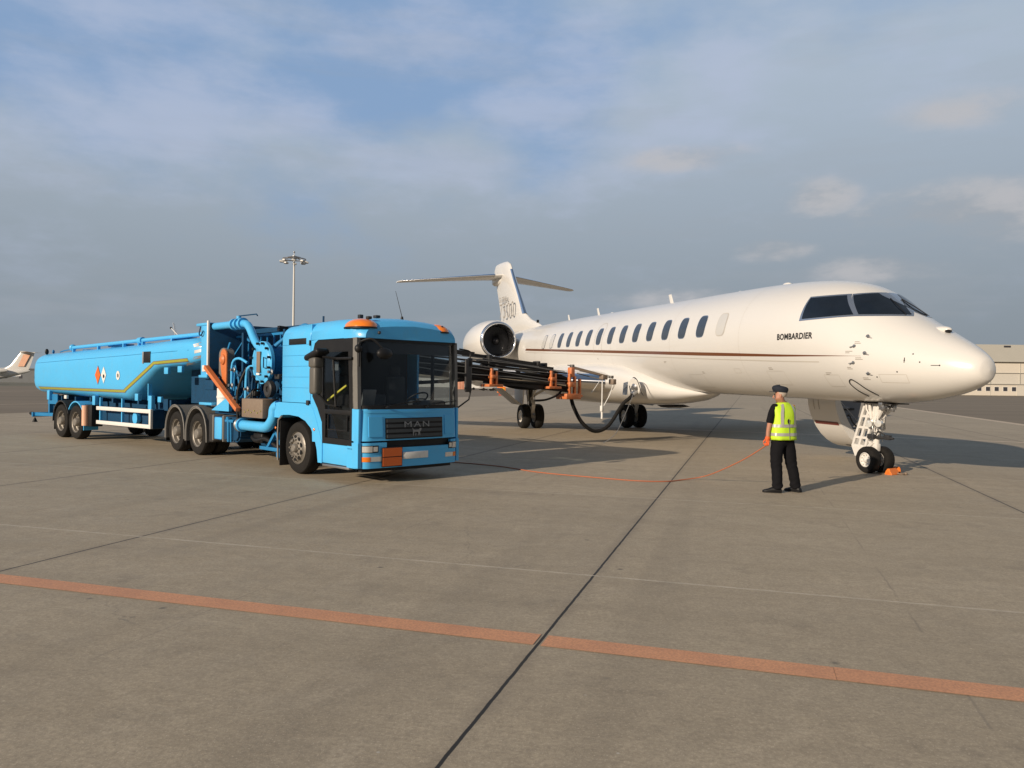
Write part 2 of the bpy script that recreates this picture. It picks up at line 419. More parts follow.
def paint_mat(name, col, worn):
    m = mat(name, col, .65); nt = m.node_tree; N = nt.nodes; L = nt.links; b = N['Principled BSDF']; tc = N['Texture Coordinate']
    n = N.new('ShaderNodeTexNoise'); n.inputs['Scale'].default_value = 1.7; n.inputs['Detail'].default_value = 8; n.inputs['Roughness'].default_value = .7
    L.new(tc.outputs['Object'], n.inputs['Vector'])
    r = N.new('ShaderNodeMapRange'); r.inputs[1].default_value = .45; r.inputs[2].default_value = .72; r.inputs[4].default_value = .75; L.new(n.outputs['Fac'], r.inputs[0])
    x = N.new('ShaderNodeMix'); x.data_type = 'RGBA'; x.inputs['A'].default_value = (*col,1); x.inputs['B'].default_value = (*worn,1)
    L.new(r.outputs[0], x.inputs['Factor'])
    n2 = N.new('ShaderNodeTexNoise'); n2.inputs['Scale'].default_value = 70; n2.inputs['Detail'].default_value = 5; L.new(tc.outputs['Object'], n2.inputs['Vector'])
    r2 = N.new('ShaderNodeMapRange'); r2.inputs[1].default_value = .35; r2.inputs[2].default_value = .75; r2.inputs[4].default_value = .7; L.new(n2.outputs['Fac'], r2.inputs[0])
    y = N.new('ShaderNodeMix'); y.data_type = 'RGBA'; y.inputs['B'].default_value = (.34,.17,.10,1); L.new(x.outputs['Result'], y.inputs['A']); L.new(r2.outputs[0], y.inputs['Factor'])
    L.new(y.outputs['Result'], b.inputs['Base Color'])
    return m
M['orangeline'] = paint_mat('worn_orange_paint', (.68,.33,.17), (.50,.24,.135))
M['paleline'] = paint_mat('worn_pale_paint', (.62,.54,.40), (.42,.36,.27))

def quad(bm, pts, mi=0): f = bm.faces.new([bm.verts.new(Vector(p)) for p in pts]); f.material_index = mi
bm = BM(); quad(bm, [(-3000,-300,-.012),(3000,-300,-.012),(3000,5000,-.012),(-3000,5000,-.012)]); struct('ground', bm, 'far')
bm = BM(); quad(bm, [gp(-34.3,-60,0),gp(13.0,-60,0),gp(13.0,420,0),gp(-34.3,420,0)]); struct('concrete_apron', bm, 'concrete')
bm = BM(); quad(bm, [gp(13.0,-60,-.004),gp(150,-60,-.004),gp(150,420,-.004),gp(13.0,420,-.004)]); quad(bm, [gp(-150,-60,-.004),gp(-34.3,-60,-.004),gp(-34.3,420,-.004),gp(-150,420,-.004)]); struct('taxiway', bm, 'asphalt')
# the orange line in straight painted pieces
bm = BM()
brk = [-16,-6.33,-6.29,-3.3,-1.335,-1.285,.52,3.68,3.74,7,13]
for i, (a, b_) in enumerate(zip(brk, brk[1:])):
    if abs(b_-a) < .08: continue
    dz = random.uniform(-.003,.003)
    quad(bm, [gp(a+.001,4.865+dz,.004),gp(b_-.001,4.865+dz,.004),gp(b_-.001,5.085+dz,.004),gp(a+.001,5.085+dz,.004)])
struct('orange_line', bm, 'orangeline')
bm = BM()
quad(bm, [gp(12.75,20,.004),gp(13.3,20,.004),gp(13.3,400,.004),gp(12.75,400,.004)])
quad(bm, [(-12,40.05,.004),(-12,39.6,.004),(26,20.2,.004),(26,20.6,.004)])
quad(bm, [gp(-46,-40,.004),gp(-45.7,-40,.004),gp(-45.7,400,.004),gp(-46,400,.004)])
quad(bm, [gp(-92,-40,.004),gp(-91.,-40,.004),gp(-91.,400,.004),gp(-92,400,.004)])
struct('taxi_line', bm, 'paleline')
# ------------------------------------------------------------------ business jet
PITCH = .0157
jet = thing('business_jet', 'large white business jet with brown cheatline, parked nose right with its airstair down', 'airplane',
            (7.42,15.6,0), rot=(0, PITCH, math.atan2(-.9563,.2925)))
KEY=[(2.58,2.09,2.09,0.0,2.09),(2.565,2.19,2.00,.09,2.09),(2.53,2.30,1.91,.19,2.09),(2.38,2.43,1.81,.32,2.10),(2.15,2.57,1.715,.46,2.12),
(1.9,2.70,1.64,.58,2.14),(1.5,2.90,1.55,.755,2.19),(1.1,3.10,1.485,.905,2.26),(.75,3.30,1.45,1.02,2.33),
(.5,3.46,1.44,1.09,2.39),(.3,3.60,1.435,1.135,2.45),(.05,3.74,1.43,1.19,2.53),(-.25,3.86,1.43,1.235,2.60),(-.7,3.97,1.43,1.29,2.68),
(-1.3,4.05,1.43,1.33,2.75),
(-2.2,4.11,1.43,1.35,2.79),(-3.5,4.14,1.43,1.355,2.80),(-8,4.14,1.43,1.355,2.80),(-12,4.14,1.43,1.355,2.80),
(-16,4.14,1.43,1.355,2.80),(-18.5,4.12,1.50,1.32,2.83),(-20.5,4.08,1.70,1.25,2.92),(-22.5,4.02,2.02,1.1,3.05),
(-24.5,3.95,2.42,.9,3.2),(-26.5,3.86,2.85,.65,3.37),(-28.5,3.76,3.25,.34,3.52),(-29.8,3.66,3.48,.10,3.57)]
def crsec(x):
    if x >= KEY[0][0]: return KEY[0][1:]
    for i in range(len(KEY)-1):
        a, b = KEY[i], KEY[i+1]
        if b[0] <= x <= a[0]:
            p = KEY[max(i-1,0)]; q = KEY[min(i+2,len(KEY)-1)]
            t = (a[0]-x)/(a[0]-b[0]); out = []
            for k in range(1,5):
                ma = (b[k]-p[k])/((p[0]-b[0]) or 1)*(a[0]-b[0]); mb = (q[k]-a[k])/((a[0]-q[0]) or 1)*(a[0]-b[0])
                if i == 0: ma = 0 if k == 4 else (b[k]-a[k])*1.6
                out.append((2*t**3-3*t*t+1)*a[k]+(t**3-2*t*t+t)*ma+(-2*t**3+3*t*t)*b[k]+(t**3-t*t)*mb)
            return tuple(out)
    return KEY[-1][1:]
def S(x, th, off=0., side=-1):
    top, bot, w, zc = crsec(x); h = (top-zc) if th > 0 else (zc-bot)
    return Vector((x, side*(w*math.cos(th)+off*math.cos(th)), zc+h*math.sin(th)+off*math.sin(th)))
def TH(x, z):
    top, bot, w, zc = crsec(x); h = (top-zc) if z > zc else (zc-bot)
    return math.asin(max(-1, min(1, (z-zc)/max(h,1e-4))))
def SZ(x, z, off=0., side=-1): return S(x, TH(x,z), off, side)
bm = BM(); rings = []
xs = []
for a, b in zip(KEY, KEY[1:]):
    n = max(1, int(math.ceil((a[0]-b[0])/.45))) if a[0] > -3 else max(1, int((a[0]-b[0])/1.))
    if a[0] > -1: n = max(n, 3)
    for k in range(n): xs.append(a[0]-(a[0]-b[0])*k/n)
xs.append(KEY[-1][0])
for x in xs[1:]:
    top, bot, w, zc = crsec(x)
    rings.append([Vector((x, w*math.cos(2*PI*k/72), zc+((top-zc) if k < 36 else (zc-bot))*math.sin(2*PI*k/72))) for k in range(72)])
rings.insert(0, [Vector((2.58, .012*math.cos(2*PI*k/72), 2.09+.012*math.sin(2*PI*k/72))) for k in range(72)])
loft(bm, rings)
fus = obj('fuselage', bm, 'white', jet, ang=60)

def patchz(bm, c, n=12, m=8, off=.004, side=-1):
    V = [[None]*(m+1) for _ in range(n+1)]
    for i in range(n+1):
        for j in range(m+1):
            a, b = i/n, j/m
            x = (c[0][0]*(1-a)+c[1][0]*a)*(1-b)+(c[3][0]*(1-a)+c[2][0]*a)*b
            z = (c[0][1]*(1-a)+c[1][1]*a)*(1-b)+(c[3][1]*(1-a)+c[2][1]*a)*b
            V[i][j] = bm.verts.new(S(x, TH(x,z), off, side))
    for i in range(n):
        for j in range(m): bm.faces.new((V[i][j],V[i+1][j],V[i+1][j+1],V[i][j+1]))

def patch(bm, c, n=8, m=8, off=.004, side=-1, mi=0, th=True):
    """c: four (x,z) corners, bilinear in (x, theta)"""
    C4 = [(x, t if th else TH(x,t)) for x, t in c]
    V = [[None]*(m+1) for _ in range(n+1)]
    for i in range(n+1):
        for j in range(m+1):
            a, b = i/n, j/m
            x = (C4[0][0]*(1-a)+C4[1][0]*a)*(1-b)+(C4[3][0]*(1-a)+C4[2][0]*a)*b
            t = (C4[0][1]*(1-a)+C4[1][1]*a)*(1-b)+(C4[3][1]*(1-a)+C4[2][1]*a)*b
            V[i][j] = bm.verts.new(S(x, t, off, side))
    for i in range(n):
        for j in range(m):
            f = bm.faces.new((V[i][j],V[i+1][j],V[i+1][j+1],V[i][j+1])); f.material_index = mi

def window_bm(xc, zc, w, h, off, side=-1, ex=4., grow=0., rings_=4):
    bm = BM(); prev = None; n = 28
    cv = bm.verts.new(SZ(xc, zc, off+.004, side))
    for r in range(1, rings_+1):
        f = r/rings_; cur = []
        for k in range(n):
            a = 2*PI*k/n; c, s = math.cos(a), math.sin(a)
            cur.append(bm.verts.new(SZ(xc+(w/2+grow)*f*math.copysign(abs(c)**(2/ex),c), zc+(h/2+grow)*f*math.copysign(abs(s)**(2/ex*1.25),s), off, side)))
        for k in range(n):
            if prev is None: bm.faces.new((cv, cur[k], cur[(k+1)%n]))
            else: bm.faces.new((prev[k], cur[k], cur[(k+1)%n], prev[(k+1)%n]))
        prev = cur
    return bm
WX = [-3.71-.932*i for i in range(15)]
for side in (-1, 1):
    for i, x in enumerate(WX):
        m_ = 'shade' if (i in (0, 13, 14) and side == -1) else 'window'
        fr = obj('cabin_window', window_bm(x, 3.18, .37, .53, .004, side, grow=.022), 'winframe' if i else 'ltgrey', jet,
                 label='cabin window with its pale shade pulled down' if m_ == 'shade' else None)
        obj('pane', window_bm(x, 3.18, .37, .53, .008, side), m_, fr)
# emergency exit outline round the eighth window from the front
def strip(bm, pts, w, off=.003, side=-1, mi=0):
    L_ = []
    for i, (x, z) in enumerate(pts):
        a = pts[max(i-1,0)]; b = pts[min(i+1,len(pts)-1)]
        dx, dz = b[0]-a[0], b[1]-a[1]; l = math.hypot(dx,dz) or 1; ww = w(i) if callable(w) else w
        nx, nz = -dz/l*ww/2, dx/l*ww/2
        L_.append((bm.verts.new(SZ(x+nx,z+nz,off,side)), bm.verts.new(SZ(x-nx,z-nz,off,side))))
    for a, b in zip(L_, L_[1:]):
        f = bm.faces.new((a[0],b[0],b[1],a[1])); f.material_index = mi
bm = BM(); pts = []
for k in range(21):
    a = PI*k/20; pts.append((-11.16+.33*math.cos(a), 3.42+.22*math.sin(a)))
pts = [(-10.83, 2.55+.087*i) for i in range(10)] + pts + [(-11.49, 3.42-.087*i) for i in range(11)]
strip(bm, pts, .014); obj('emergency_exit_outline', bm, 'line', jet)
# cheatline
CH = [(-19.2,2.93),(-18.4,2.905),(-10.9,2.674),(-4.6,2.475),(-1.4,2.384),(.5,2.349),(.75,2.345)]
def chz(x):
    for a, b in zip(CH, CH[1:]):
        if a[0] <= x <= b[0]: return a[1]+(b[1]-a[1])*(x-a[0])/(b[0]-a[0])
for side in (-1, 1):
    bm = BM(); n = 120
    P = [(-19.2+19.9*i/n, chz(-19.2+19.9*i/n)) for i in range(n+1)]
    strip(bm, P, lambda i: .085 if P[i][0] < -5 else max(.004, .085*(1-((P[i][0]+5)/5.7)**1.6)), .003, side)
    obj('brown_cheatline', bm, 'brown', jet)
    bm = BM(); strip(bm, [(x, z-.115-.01*(x+19)/20) for x, z in P[:-6]], .022, .003, side); obj('grey_cheatline', bm, 'ltgrey', jet)
# panel joints round the body
bm = BM()
for x in (-2.9, -6.2, -10.1, -14.0, -17.9):
    P = [(x, -1.35+2.9*k/40) for k in range(41)]
    for side in (-1,1):
        V = [(bm.verts.new(S(x+.003,t,.0015,side)), bm.verts.new(S(x-.003,t,.0015,side))) for x_, t in P]
        for a, b in zip(V, V[1:]): bm.faces.new((a[0],b[0],b[1],a[1]))
o = obj('skin_joint', bm, 'ltgrey', jet)
# hatches and stencils
def hatch(x0, x1, z0, z1, w=.008, side=-1):
    bm = BM(); n = 8; P = [(x0+(x1-x0)*i/n, z0) for i in range(n+1)]+[(x1, z0+(z1-z0)*i/n) for i in range(1,n+1)]+[(x1-(x1-x0)*i/n, z1) for i in range(1,n+1)]+[(x0, z1-(z1-z0)*i/n) for i in range(1,n+1)]
    strip(bm, P, w, .0022, side); obj('hatch_outline', bm, 'ltgrey', jet)
for h_ in ((-2.1,-1.5,1.75,2.05),(-.3,.1,1.75,1.98),(-5.6,-4.9,1.62,1.95),(-17.9,-17.0,2.45,2.75),(-12.4,-12.1,3.75,3.9),(1.0,1.5,1.85,2.0),(-3.35,-3.1,2.0,2.1)): hatch(*h_)
bm = BM()
for i, (x, z) in enumerate(((.62,2.62),(.66,2.31),(.45,2.44),(.45,2.13),(.72,1.93),(-.15,2.02),(-4.8,2.02),(-1.9,2.12),(-6.6,2.3),(-11.2,2.45))):
    for k in range(2): strip(bm, [(x-.07,z-.03*k),(x+.02+.03*((i+k)%3),z-.03*k)], .012, .003)
obj('stencil', bm, 'fingrey', jet)
# cockpit glazing
def cockpit(side):
    def tt(x, z): return (x, TH(x,z))
    sc = [(-.80,3.135),(.31,3.165),(-.10,3.585),(-.865,3.585)]; fc = [(.39,3.165),(1.0,3.145),(.24,3.615),(.01,3.575)]
    bm = BM()
    patchz(bm, [(-.865,3.095),(.365,3.13),(-.055,3.62),(-.905,3.62)], 20, 10, .004, side)
    patchz(bm, [(.34,3.13),(1.06,3.11),(.26,3.645),(-.04,3.615)], 20, 10, .005, side)
    fr = obj('cockpit_window_frame', bm, 'winframe', jet)
    bm = BM(); patchz(bm, sc, 16, 10, .011, side); obj('side_windscreen', bm, 'cockpit', fr)
    bm = BM(); patchz(bm, fc, 16, 10, .012, side); obj('front_windscreen', bm, 'cockpit', fr)
    bm = BM(); w0 = S(.98, 1.30, .02, side); w1 = S(.45, 1.45, .02, side)
    tube(bm, [w0, (w0+w1)/2+Vector((0,0,.012)), w1], .010, 6); obj('wiper', bm, 'black', fr)
for side in (-1, 1): cockpit(side)
# lettering on the nose
bm = BM(); T_ = text_mesh('BOMBARDIER', .135, bold=.035, sx=.80, spacing=1.05)
ux = 1.04/T_[2]
text_bm(bm, T_, lambda u, v: SZ(-1.46+u*ux, 2.713+v, .004)); obj('nose_lettering', bm, 'textblk', jet, smooth=False)
# probes and small fittings
for (x, z, k) in ((.75,2.72,0),(.765,2.40,0),(.55,2.537,1),(.537,2.22,1),(.79,2.02,0)):
    for side in (-1,1):
        p = SZ(x, z, 0, side); bm = BM(); o_ = Vector((0, side, 0))
        if k == 0:
            tube(bm, [p, p+o_*.05+Vector((.02,0,0)), p+o_*.052+Vector((.13,0,-.005))], [.014,.007], 8)
            lathe(bm, [(.0,.008),(.035,.008),(.04,-.01)], p, o_, 14)
        else:
            lathe(bm, [(.0,.015),(.032,.01),(.036,-.01)], p, o_, 14); tube(bm, [p, p+o_*.06+Vector((-.06,0,-.02))], [.016,.008], 6)
        obj('air_data_probe', bm, 'steel', jet)
bm = BM()
for x, z in ((1.48,2.26),(1.726,2.228),(2.03,2.17),(1.6,2.375),(1.35,2.05),(.95,1.95)):
    ball(bm, SZ(x, z, 0), .014, u=8, v=6)
tube(bm, [SZ(1.48,2.22,.003), SZ(1.48,2.31,.003)], .008, 6); tube(bm, [SZ(1.9,2.17,.003), SZ(2.02,2.17,.003)], .006, 6)
obj('static_port', bm, 'dgrey', jet)
bm = BM(); ball(bm, (1.55,-.02,2.83), .10, 2.4,1.1,.75, 20, 12); obj('nose_camera', bm, 'white', jet, ang=80)
bm = BM(); ball(bm, (1.755,-.05,2.80), .05, .9,1.4,.6, 14, 10); obj('nose_lamp', bm, 'black', jet, ang=80)
bm = BM(); tube(bm, [SZ(.70,1.60,.012),SZ(.58,1.72,.012),SZ(.46,1.85,.012),SZ(.37,1.90,.012),SZ(.30,1.87,.012),SZ(.28,1.80,.012),SZ(.34,1.68,.012),SZ(.44,1.58,.012)], .009, 6, smooth=5)
obj('gear_bay_seal', bm, 'black', jet)
# roof antennas
for x, h, l in ((-8.55,.30,.20),(-14.2,.30,.18),(-17.3,.26,.16)):
    bm = BM(); z = crsec(x)[0]-.01
    loft(bm, [[(x+l*.5-.0*t-.55*h*t, 0, z+h*t)]*1+[(x-.5*l*.2-.55*h*t, -.02*(1-t*.6), z+h*t),(x-l*.5*(1-t*.35)-.55*h*t-.02, 0, z+h*t),(x-.5*l*.2-.55*h*t, .02*(1-t*.6), z+h*t)] for t in (0,.5,1)])
    obj('blade_antenna', bm, 'white', jet)
for x, s_ in ((-2.95,1.),(-4.9,.6),(-13.0,.8),(-16.,.5)):
    bm = BM(); ball(bm, (x,0,crsec(x)[0]), .07*s_, 2.2,1,.8); obj('roof_fairing', bm, 'white', jet)

# belly fairing
bm = BM(); rings = []
FK = [(-5.9,.12,1.46,1.42),(-6.4,.40,1.52,1.31),(-7.2,.80,1.70,1.16),(-8.2,1.24,2.0,1.05),(-9.4,1.50,2.32,.97),(-11,1.58,2.42,.91),(-13,1.58,2.42,.86),(-15,1.56,2.4,.84),
      (-16.8,1.50,2.35,.90),(-18.4,1.30,2.25,1.10),(-19.8,.95,2.1,1.38),(-20.8,.5,1.95,1.62)]
for x, w, top, bot in FK:
    zc = bot+(top-bot)*.62
    r = []
    for k in range(48):
        a = 2*PI*k/48; c, s = math.cos(a), math.sin(a)
        e = 2/2.6
        r.append(Vector((x, w*math.copysign(abs(c)**e,c), zc+((top-zc) if s > 0 else (zc-bot))*math.copysign(abs(s)**e,s))))
    rings.append(r)
loft(bm, rings); obj('belly_fairing', bm, 'white', jet, ang=60)

# wings
def airfoil(chord, thick, n=14):
    up = []; lo = []
    for k in range(n+1):
        t = .5*(1-math.cos(PI*k/n)); yt = 5*thick*(.2969*math.sqrt(t)-.126*t-.3516*t*t+.2843*t**3-.1036*t**4)
        up.append((-t*chord, yt*chord)); lo.append((-t*chord, -yt*chord*.85))
    return up[::-1]+lo[1:-1]
def wing(side):
    st = [(1.2,-9.15,6.9,.12,1.62),(1.75,-9.6,6.5,.12,1.66),(3.2,-10.7,5.5,.11,1.72),(5.6,-12.5,4.15,.10,1.80),(8.5,-14.65,3.4,.095,1.90),(11.5,-16.9,2.7,.09,2.02),(14.2,-18.95,2.05,.085,2.16),(14.9,-19.55,1.75,.085,2.24),(15.35,-20.2,1.4,.08,2.5),(15.65,-21.0,1.0,.08,3.1),(15.85,-21.7,.65,.08,3.75)]
    bm = BM(); rings = []
    for y, x, c, t, z in st:
        f = airfoil(c, t)
        dih = 0 if y < 14.9 else (y-14.9)*1.2
        rings.append([Vector((x+px, side*(y-pz*math.sin(min(dih,1.3))), z+pz*math.cos(min(dih,1.3)))) for px, pz in f])
    loft(bm, rings)
    w = obj('wing', bm, 'white', jet, ang=50)
    bm = BM()          # polished leading edge slat
    for (a, b) in ((1,5),):
        rr = []
        for y, x, c, t, z in st[1:7]:
            f = airfoil(c, t, 30); n = len(f)
            sel = [p for p in f if p[0] > -.085*c-.05]
            sel = sorted([p for p in sel if p[1] >= 0], key=lambda p: p[0])+sorted([p for p in sel if p[1] < 0], key=lambda p: -p[0])
            up = [p for p in sel if p[1] >= 0][-9:]; lo = [p for p in sel if p[1] < 0][:8]
            rr.append([Vector((x+px+.012, side*y, z+pz*1.02)) for px, pz in up+lo])
        loft(bm, rr, closed=False, cap=False)
    obj('slat', bm, 'chrome', w, ang=60)
    for y, xo in ((4.3,-15.6),(7.3,-16.6),(10.3,-18.4)):
        bm = BM(); loft(bm, [[Vector((xo+dx, side*(y+r*math.cos(a)), 1.55+(y-4)*.035+r*1.1*math.sin(a))) for a in [2*PI*k/16 for k in range(16)]] for dx, r in ((1.6,.02),(1.2,.10),(.5,.16),(-.3,.17),(-1.,.12),(-1.6,.02))])
        obj('flap_fairing', bm, 'white', w, ang=60)
    bm = BM()
    for (y, x) in ((5.2,-13.4),(7.6,-14.9)):
        lathe(bm, [(.0,-.006),(.16,-.006),(.17,.01)], (x, side*y, 1.80+(y-5.6)*.035-.24+.02*(y-5)), (0,0,1), 18)
    obj('access_panel', bm, 'ltgrey', w)
for side in (-1, 1): wing(side)

# fin and tailplane
def symfoil(x0, c, t, z, n=12):
    f = airfoil(c, t, n); return [Vector((x0+px, pz, z)) for px, pz in f]
bm = BM()
loft(bm, [symfoil(-20.4,7.6,.02,4.0), symfoil(-21.3,6.6,.05,4.28), symfoil(-22.3,5.6,.06,4.5), symfoil(-23.15,4.45,.085,4.82), symfoil(-24.2,3.9,.095,5.8), symfoil(-25.2,3.5,.10,6.8), symfoil(-25.7,3.4,.10,7.35), symfoil(-26.0,3.1,.09,7.65), symfoil(-26.5,2.4,.07,7.84), symfoil(-27.3,1.4,.05,7.90)])
fin = obj('fin', bm, 'white', jet, ang=60)
bm = BM()
rr = []
for x0, c, z in ((-23.15,4.45,4.85),(-24.2,3.9,5.8),(-25.2,3.5,6.8),(-25.7,3.4,7.35)):
    f = airfoil(c, .10, 24); up = [p for p in f if p[0] > -.42][:]
    up = sorted([p for p in up if p[1] >= 0], key=lambda p: p[0])+sorted([p for p in up if p[1] < 0], key=lambda p: -p[0])
    u_ = [p for p in up if p[1] >= 0][-7:]; l_ = [p for p in up if p[1] < 0][:6]
    rr.append([Vector((x0+px+.02, pz*1.12, z)) for px, pz in u_+l_])
loft(bm, rr, closed=False, cap=False); obj('fin_leading_edge', bm, 'chrome', fin, ang=60)
bm = BM(); box(bm, -21.45,-21.36,-.05,.05,4.20,4.42,.01); obj('fin_air_scoop', bm, 'black', fin)
bm = BM(); ball(bm, (-28.3,0,6.98), .30, 3.6,.8,.9, 24, 14); obj('fin_bullet', bm, 'white', fin)
bm = BM(); T_ = text_mesh('GLOBAL', .28, bold=.012, sx=1.25)
k_ = 1.55/T_[2]
text_bm(bm, T_, lambda u, v: (-27.15+u*k_-v*.1, -.27, 5.66+v)); obj('fin_lettering', bm, 'fingrey', fin, smooth=False)
bm = BM(); T_ = text_mesh('7500', .80, bold=-.01, sx=1.25, spacing=1.1)
k_ = 2.6/T_[2]
text_bm(bm, T_, lambda u, v: (-26.95+u*k_, -.285, 4.76+v)); obj('fin_lettering', bm, 'fingrey', fin, smooth=False)
def tailplane(side):
    bm = BM(); rings = []
    for y, x, c, z in ((0,-26.9,2.9,7.18),(.4,-27.15,2.75,7.17),(2.4,-28.35,1.95,7.08),(4.4,-29.55,1.35,6.98),(5.1,-30.0,1.1,6.94),(5.3,-30.35,.7,6.93)):
        rings.append([Vector((x+px, side*y, z+pz)) for px, pz in airfoil(c, .10)])
    loft(bm, rings); t = obj('tailplane', bm, 'white', fin, ang=50)
    bm = BM(); rr = []
    for y, x, c, z in ((.5,-27.2,2.7,7.17),(2.4,-28.35,1.95,7.08),(4.4,-29.55,1.35,6.98),(5.1,-30.0,1.1,6.94)):
        f = airfoil(c, .105, 24); u_ = sorted([p for p in f if p[1] >= 0], key=lambda p: p[0])[-6:]; l_ = sorted([p for p in f if p[1] < 0], key=lambda p: -p[0])[:5]
        rr.append([Vector((x+px+.01, side*y, z+pz)) for px, pz in u_+l_])
    loft(bm, rr, closed=False, cap=False); obj('tailplane_edge', bm, 'chrome', t, ang=60)
for side in (-1,1): tailplane(side)
bm = BM(); tube(bm, [(-22.4,.0,4.6),(-22.4,1.0,5.0)], .02, 6); bm.free()

# engines
def engine(side):
    y0 = side*2.2; z0 = 3.36; x0 = -20.3
    bm = BM(); d = (-1,0,-.03)
    prof = [(.70,.22),(.715,.06),(.755,.0),(.80,.02),(.86,.14),(.94,.5),(.99,1.1),(1.0,1.8),(.97,2.5),(.88,3.2),(.74,3.9),(.60,4.5),(.58,4.55),(.55,4.4)]
    lathe(bm, prof[3:], (x0,y0,z0), d, 56)
    e = obj('engine_nacelle', bm, 'white', jet, ang=60)
    bm = BM(); lathe(bm, [(.66,.5),(.70,.22),(.715,.06),(.73,.02),(.755,.0),(.78,.005),(.805,.03),(.835,.085),(.85,.12)], (x0,y0,z0), d, 56); obj('inlet_lip', bm, 'chrome', e, ang=60)
    bm = BM(); lathe(bm, [(.70,.22),(.66,.5),(.67,.8),(.68,1.15),(.0,1.2)], (x0,y0,z0), d, 48); obj('inlet_duct', bm, 'black', e, ang=60)
    bm = BM()
    c = Vector((x0-.60,y0,z0-.018))
    for k in range(24):
        a = 2*PI*k/24; r0, r1 = .2, .655; V = []
        for i in range(6):
            t = i/5; r = r0+(r1-r0)*t; aa = a+.55*t*t; tw = .35+.75*t
            dx = .10*math.cos(tw); da = .085*math.sin(tw)/max(r,.2)*1.3
            V.append([Vector((c.x+s_*dx, c.y+r*math.cos(aa+s_*da), c.z+r*math.sin(aa+s_*da))) for s_ in (-1,1)])
        rv = [[bm.verts.new(p) for p in v] for v in V]
        for p, q in zip(rv, rv[1:]): bm.faces.new((p[0],p[1],q[1],q[0]))
    obj('fan', bm, M_fan, e, ang=60)
    bm = BM(); lathe(bm, [(.0,-.26),(.06,-.22),(.13,-.12),(.2,.05),(.21,.2)], c, d, 24); obj('spinner', bm, 'dgrey', e, ang=60)
    bm = BM(); lathe(bm, [(.5,4.1),(.46,4.7),(.3,5.0),(.12,5.3),(.0,5.35)], (x0,y0,z0), d, 32); obj('exhaust_cone', bm, 'steel', e, ang=60)
    bm = BM()
    for (xx, yy) in ((-1,-1),): pass
    rings = []
    for y in (.9, 1.1, 1.33):
        rings.append([Vector((-20.9+px, side*y, 3.34+pz)) for px, pz in airfoil(3.4,.13)])
    loft(bm, rings); obj('engine_pylon', bm, 'white', e, ang=60)
M_fan = mat('fan_titanium', (.24,.24,.25), .35, metal=.6, var=.1)
for side in (-1,1): engine(side)

# undercarriage
def aero_wheel(name, parent, c, r, w, side, rim_col='gear_white', hubr=.55):
    bm = BM(); prof = []
    for k in range(15):
        a = -PI/2+PI*k/14
        prof.append((r-.30*w*(1-math.cos(a))*1.1-.0, w/2*math.sin(a)))
    prof = [(r*hubr,-w*.40),(r*(hubr+.06),-w*.47)]+[(r*.80,-w*.50),(r*.93,-w*.44),(r*.985,-w*.30),(r,-w*.12),(r,w*.12),(r*.985,w*.30),(r*.93,w*.44),(r*.80,w*.50)]+[(r*(hubr+.06),w*.47),(r*hubr,w*.40)]
    lathe(bm, prof, c, (0,1,0), 40); wh = obj('wheel', bm, 'rubber', parent, ang=40)
    bm = BM()
    for s_ in (-1,1):
        lathe(bm, [(r*hubr,s_*w*.44),(r*hubr*.93,s_*w*.46),(r*hubr*.88,s_*w*.33),(r*hubr*.62,s_*w*.25),(r*hubr*.45,s_*w*.30),(r*.2,s_*w*.42),(r*.12,s_*w*.5),(.0,s_*w*.5)], c, (0,1,0), 28)
        for k in range(9):
            a = 2*PI*k/9; p = Vector(c)+Vector((math.cos(a)*r*hubr*.72, s_*w*.29, math.sin(a)*r*hubr*.72)); lathe(bm, [(.0,s_*.03),(r*.05,s_*.03),(r*.055,-s_*.01)], p, (0,1,0), 8)
    obj('rim', bm, rim_col, wh, ang=40)
    return wh
ng = bpy.data.objects.new('nose_gear', None); COL.objects.link(ng); ng.parent = jet
for s_ in (-1,1): aero_wheel('w', ng, (0, s_*.17, .27), .27, .20, s_)
bm = BM()
cyl(bm, (0,-.19,.27), (0,.19,.27), .035); cyl(bm, (0,0,.27), (.02,0,.62), .045, .05)
box(bm, -.07,.09,-.055,.055,.44,.60,.02); cyl(bm, (.02,0,.60), (.05,0,1.15), .062); lathe(bm, [(.062,0),(.09,.02),(.09,.09),(.062,.11)], (.035,0,.82), (.05,0,1), 20)
lathe(bm, [(.062,0),(.10,.02),(.10,.14),(.062,.16)], (.04,0,1.02), (.05,0,1), 20)
cyl(bm, (.05,0,1.15), (.07,0,1.70), .085, .09); obj('strut', bm, 'gear_white', ng)
bm = BM()                       # torque links, drag brace, side links
tube(bm, [(-.02,-.05,.62),(-.24,-.1,.36)], [.05,.03], 8); beam(bm, (.03,0,.52), (-.20,0,.66), .09,.03); beam(bm, (-.20,0,.66), (.03,0,.80), .09,.03)
for s_ in (-1,1):
    tube(bm, [(.07,s_*.05,1.08),(.40,s_*.12,1.46)], .042, 8); tube(bm, [(-.02,s_*.10,1.1),(-.06,s_*.12,1.45)], .03, 8); tube(bm, [(.12,s_*.08,.86),(.16,s_*.10,1.4)], .02, 8); tube(bm, [(.42,s_*.12,1.50),(.62,s_*.16,1.60)], .022, 8)
    tube(bm, [(.05,s_*.06,.98),(-.12,s_*.14,1.30),(-.12,s_*.16,1.6)], .018, 8)
    tube(bm, [(.0,s_*.10,1.45),(.30,s_*.10,1.47)], .02, 6)
tube(bm, [(.20,-.13,1.27),(.20,.13,1.27)], .02, 8)
obj('brace', bm, 'gear_white', ng)
bm = BM()                       # slotted truss panel hanging aft of the leg
for q in (0,.5,1): beam(bm, (-.56+.36*q,-.06,.50), (-.20+.28*q,-.06,1.47), .05,.055)
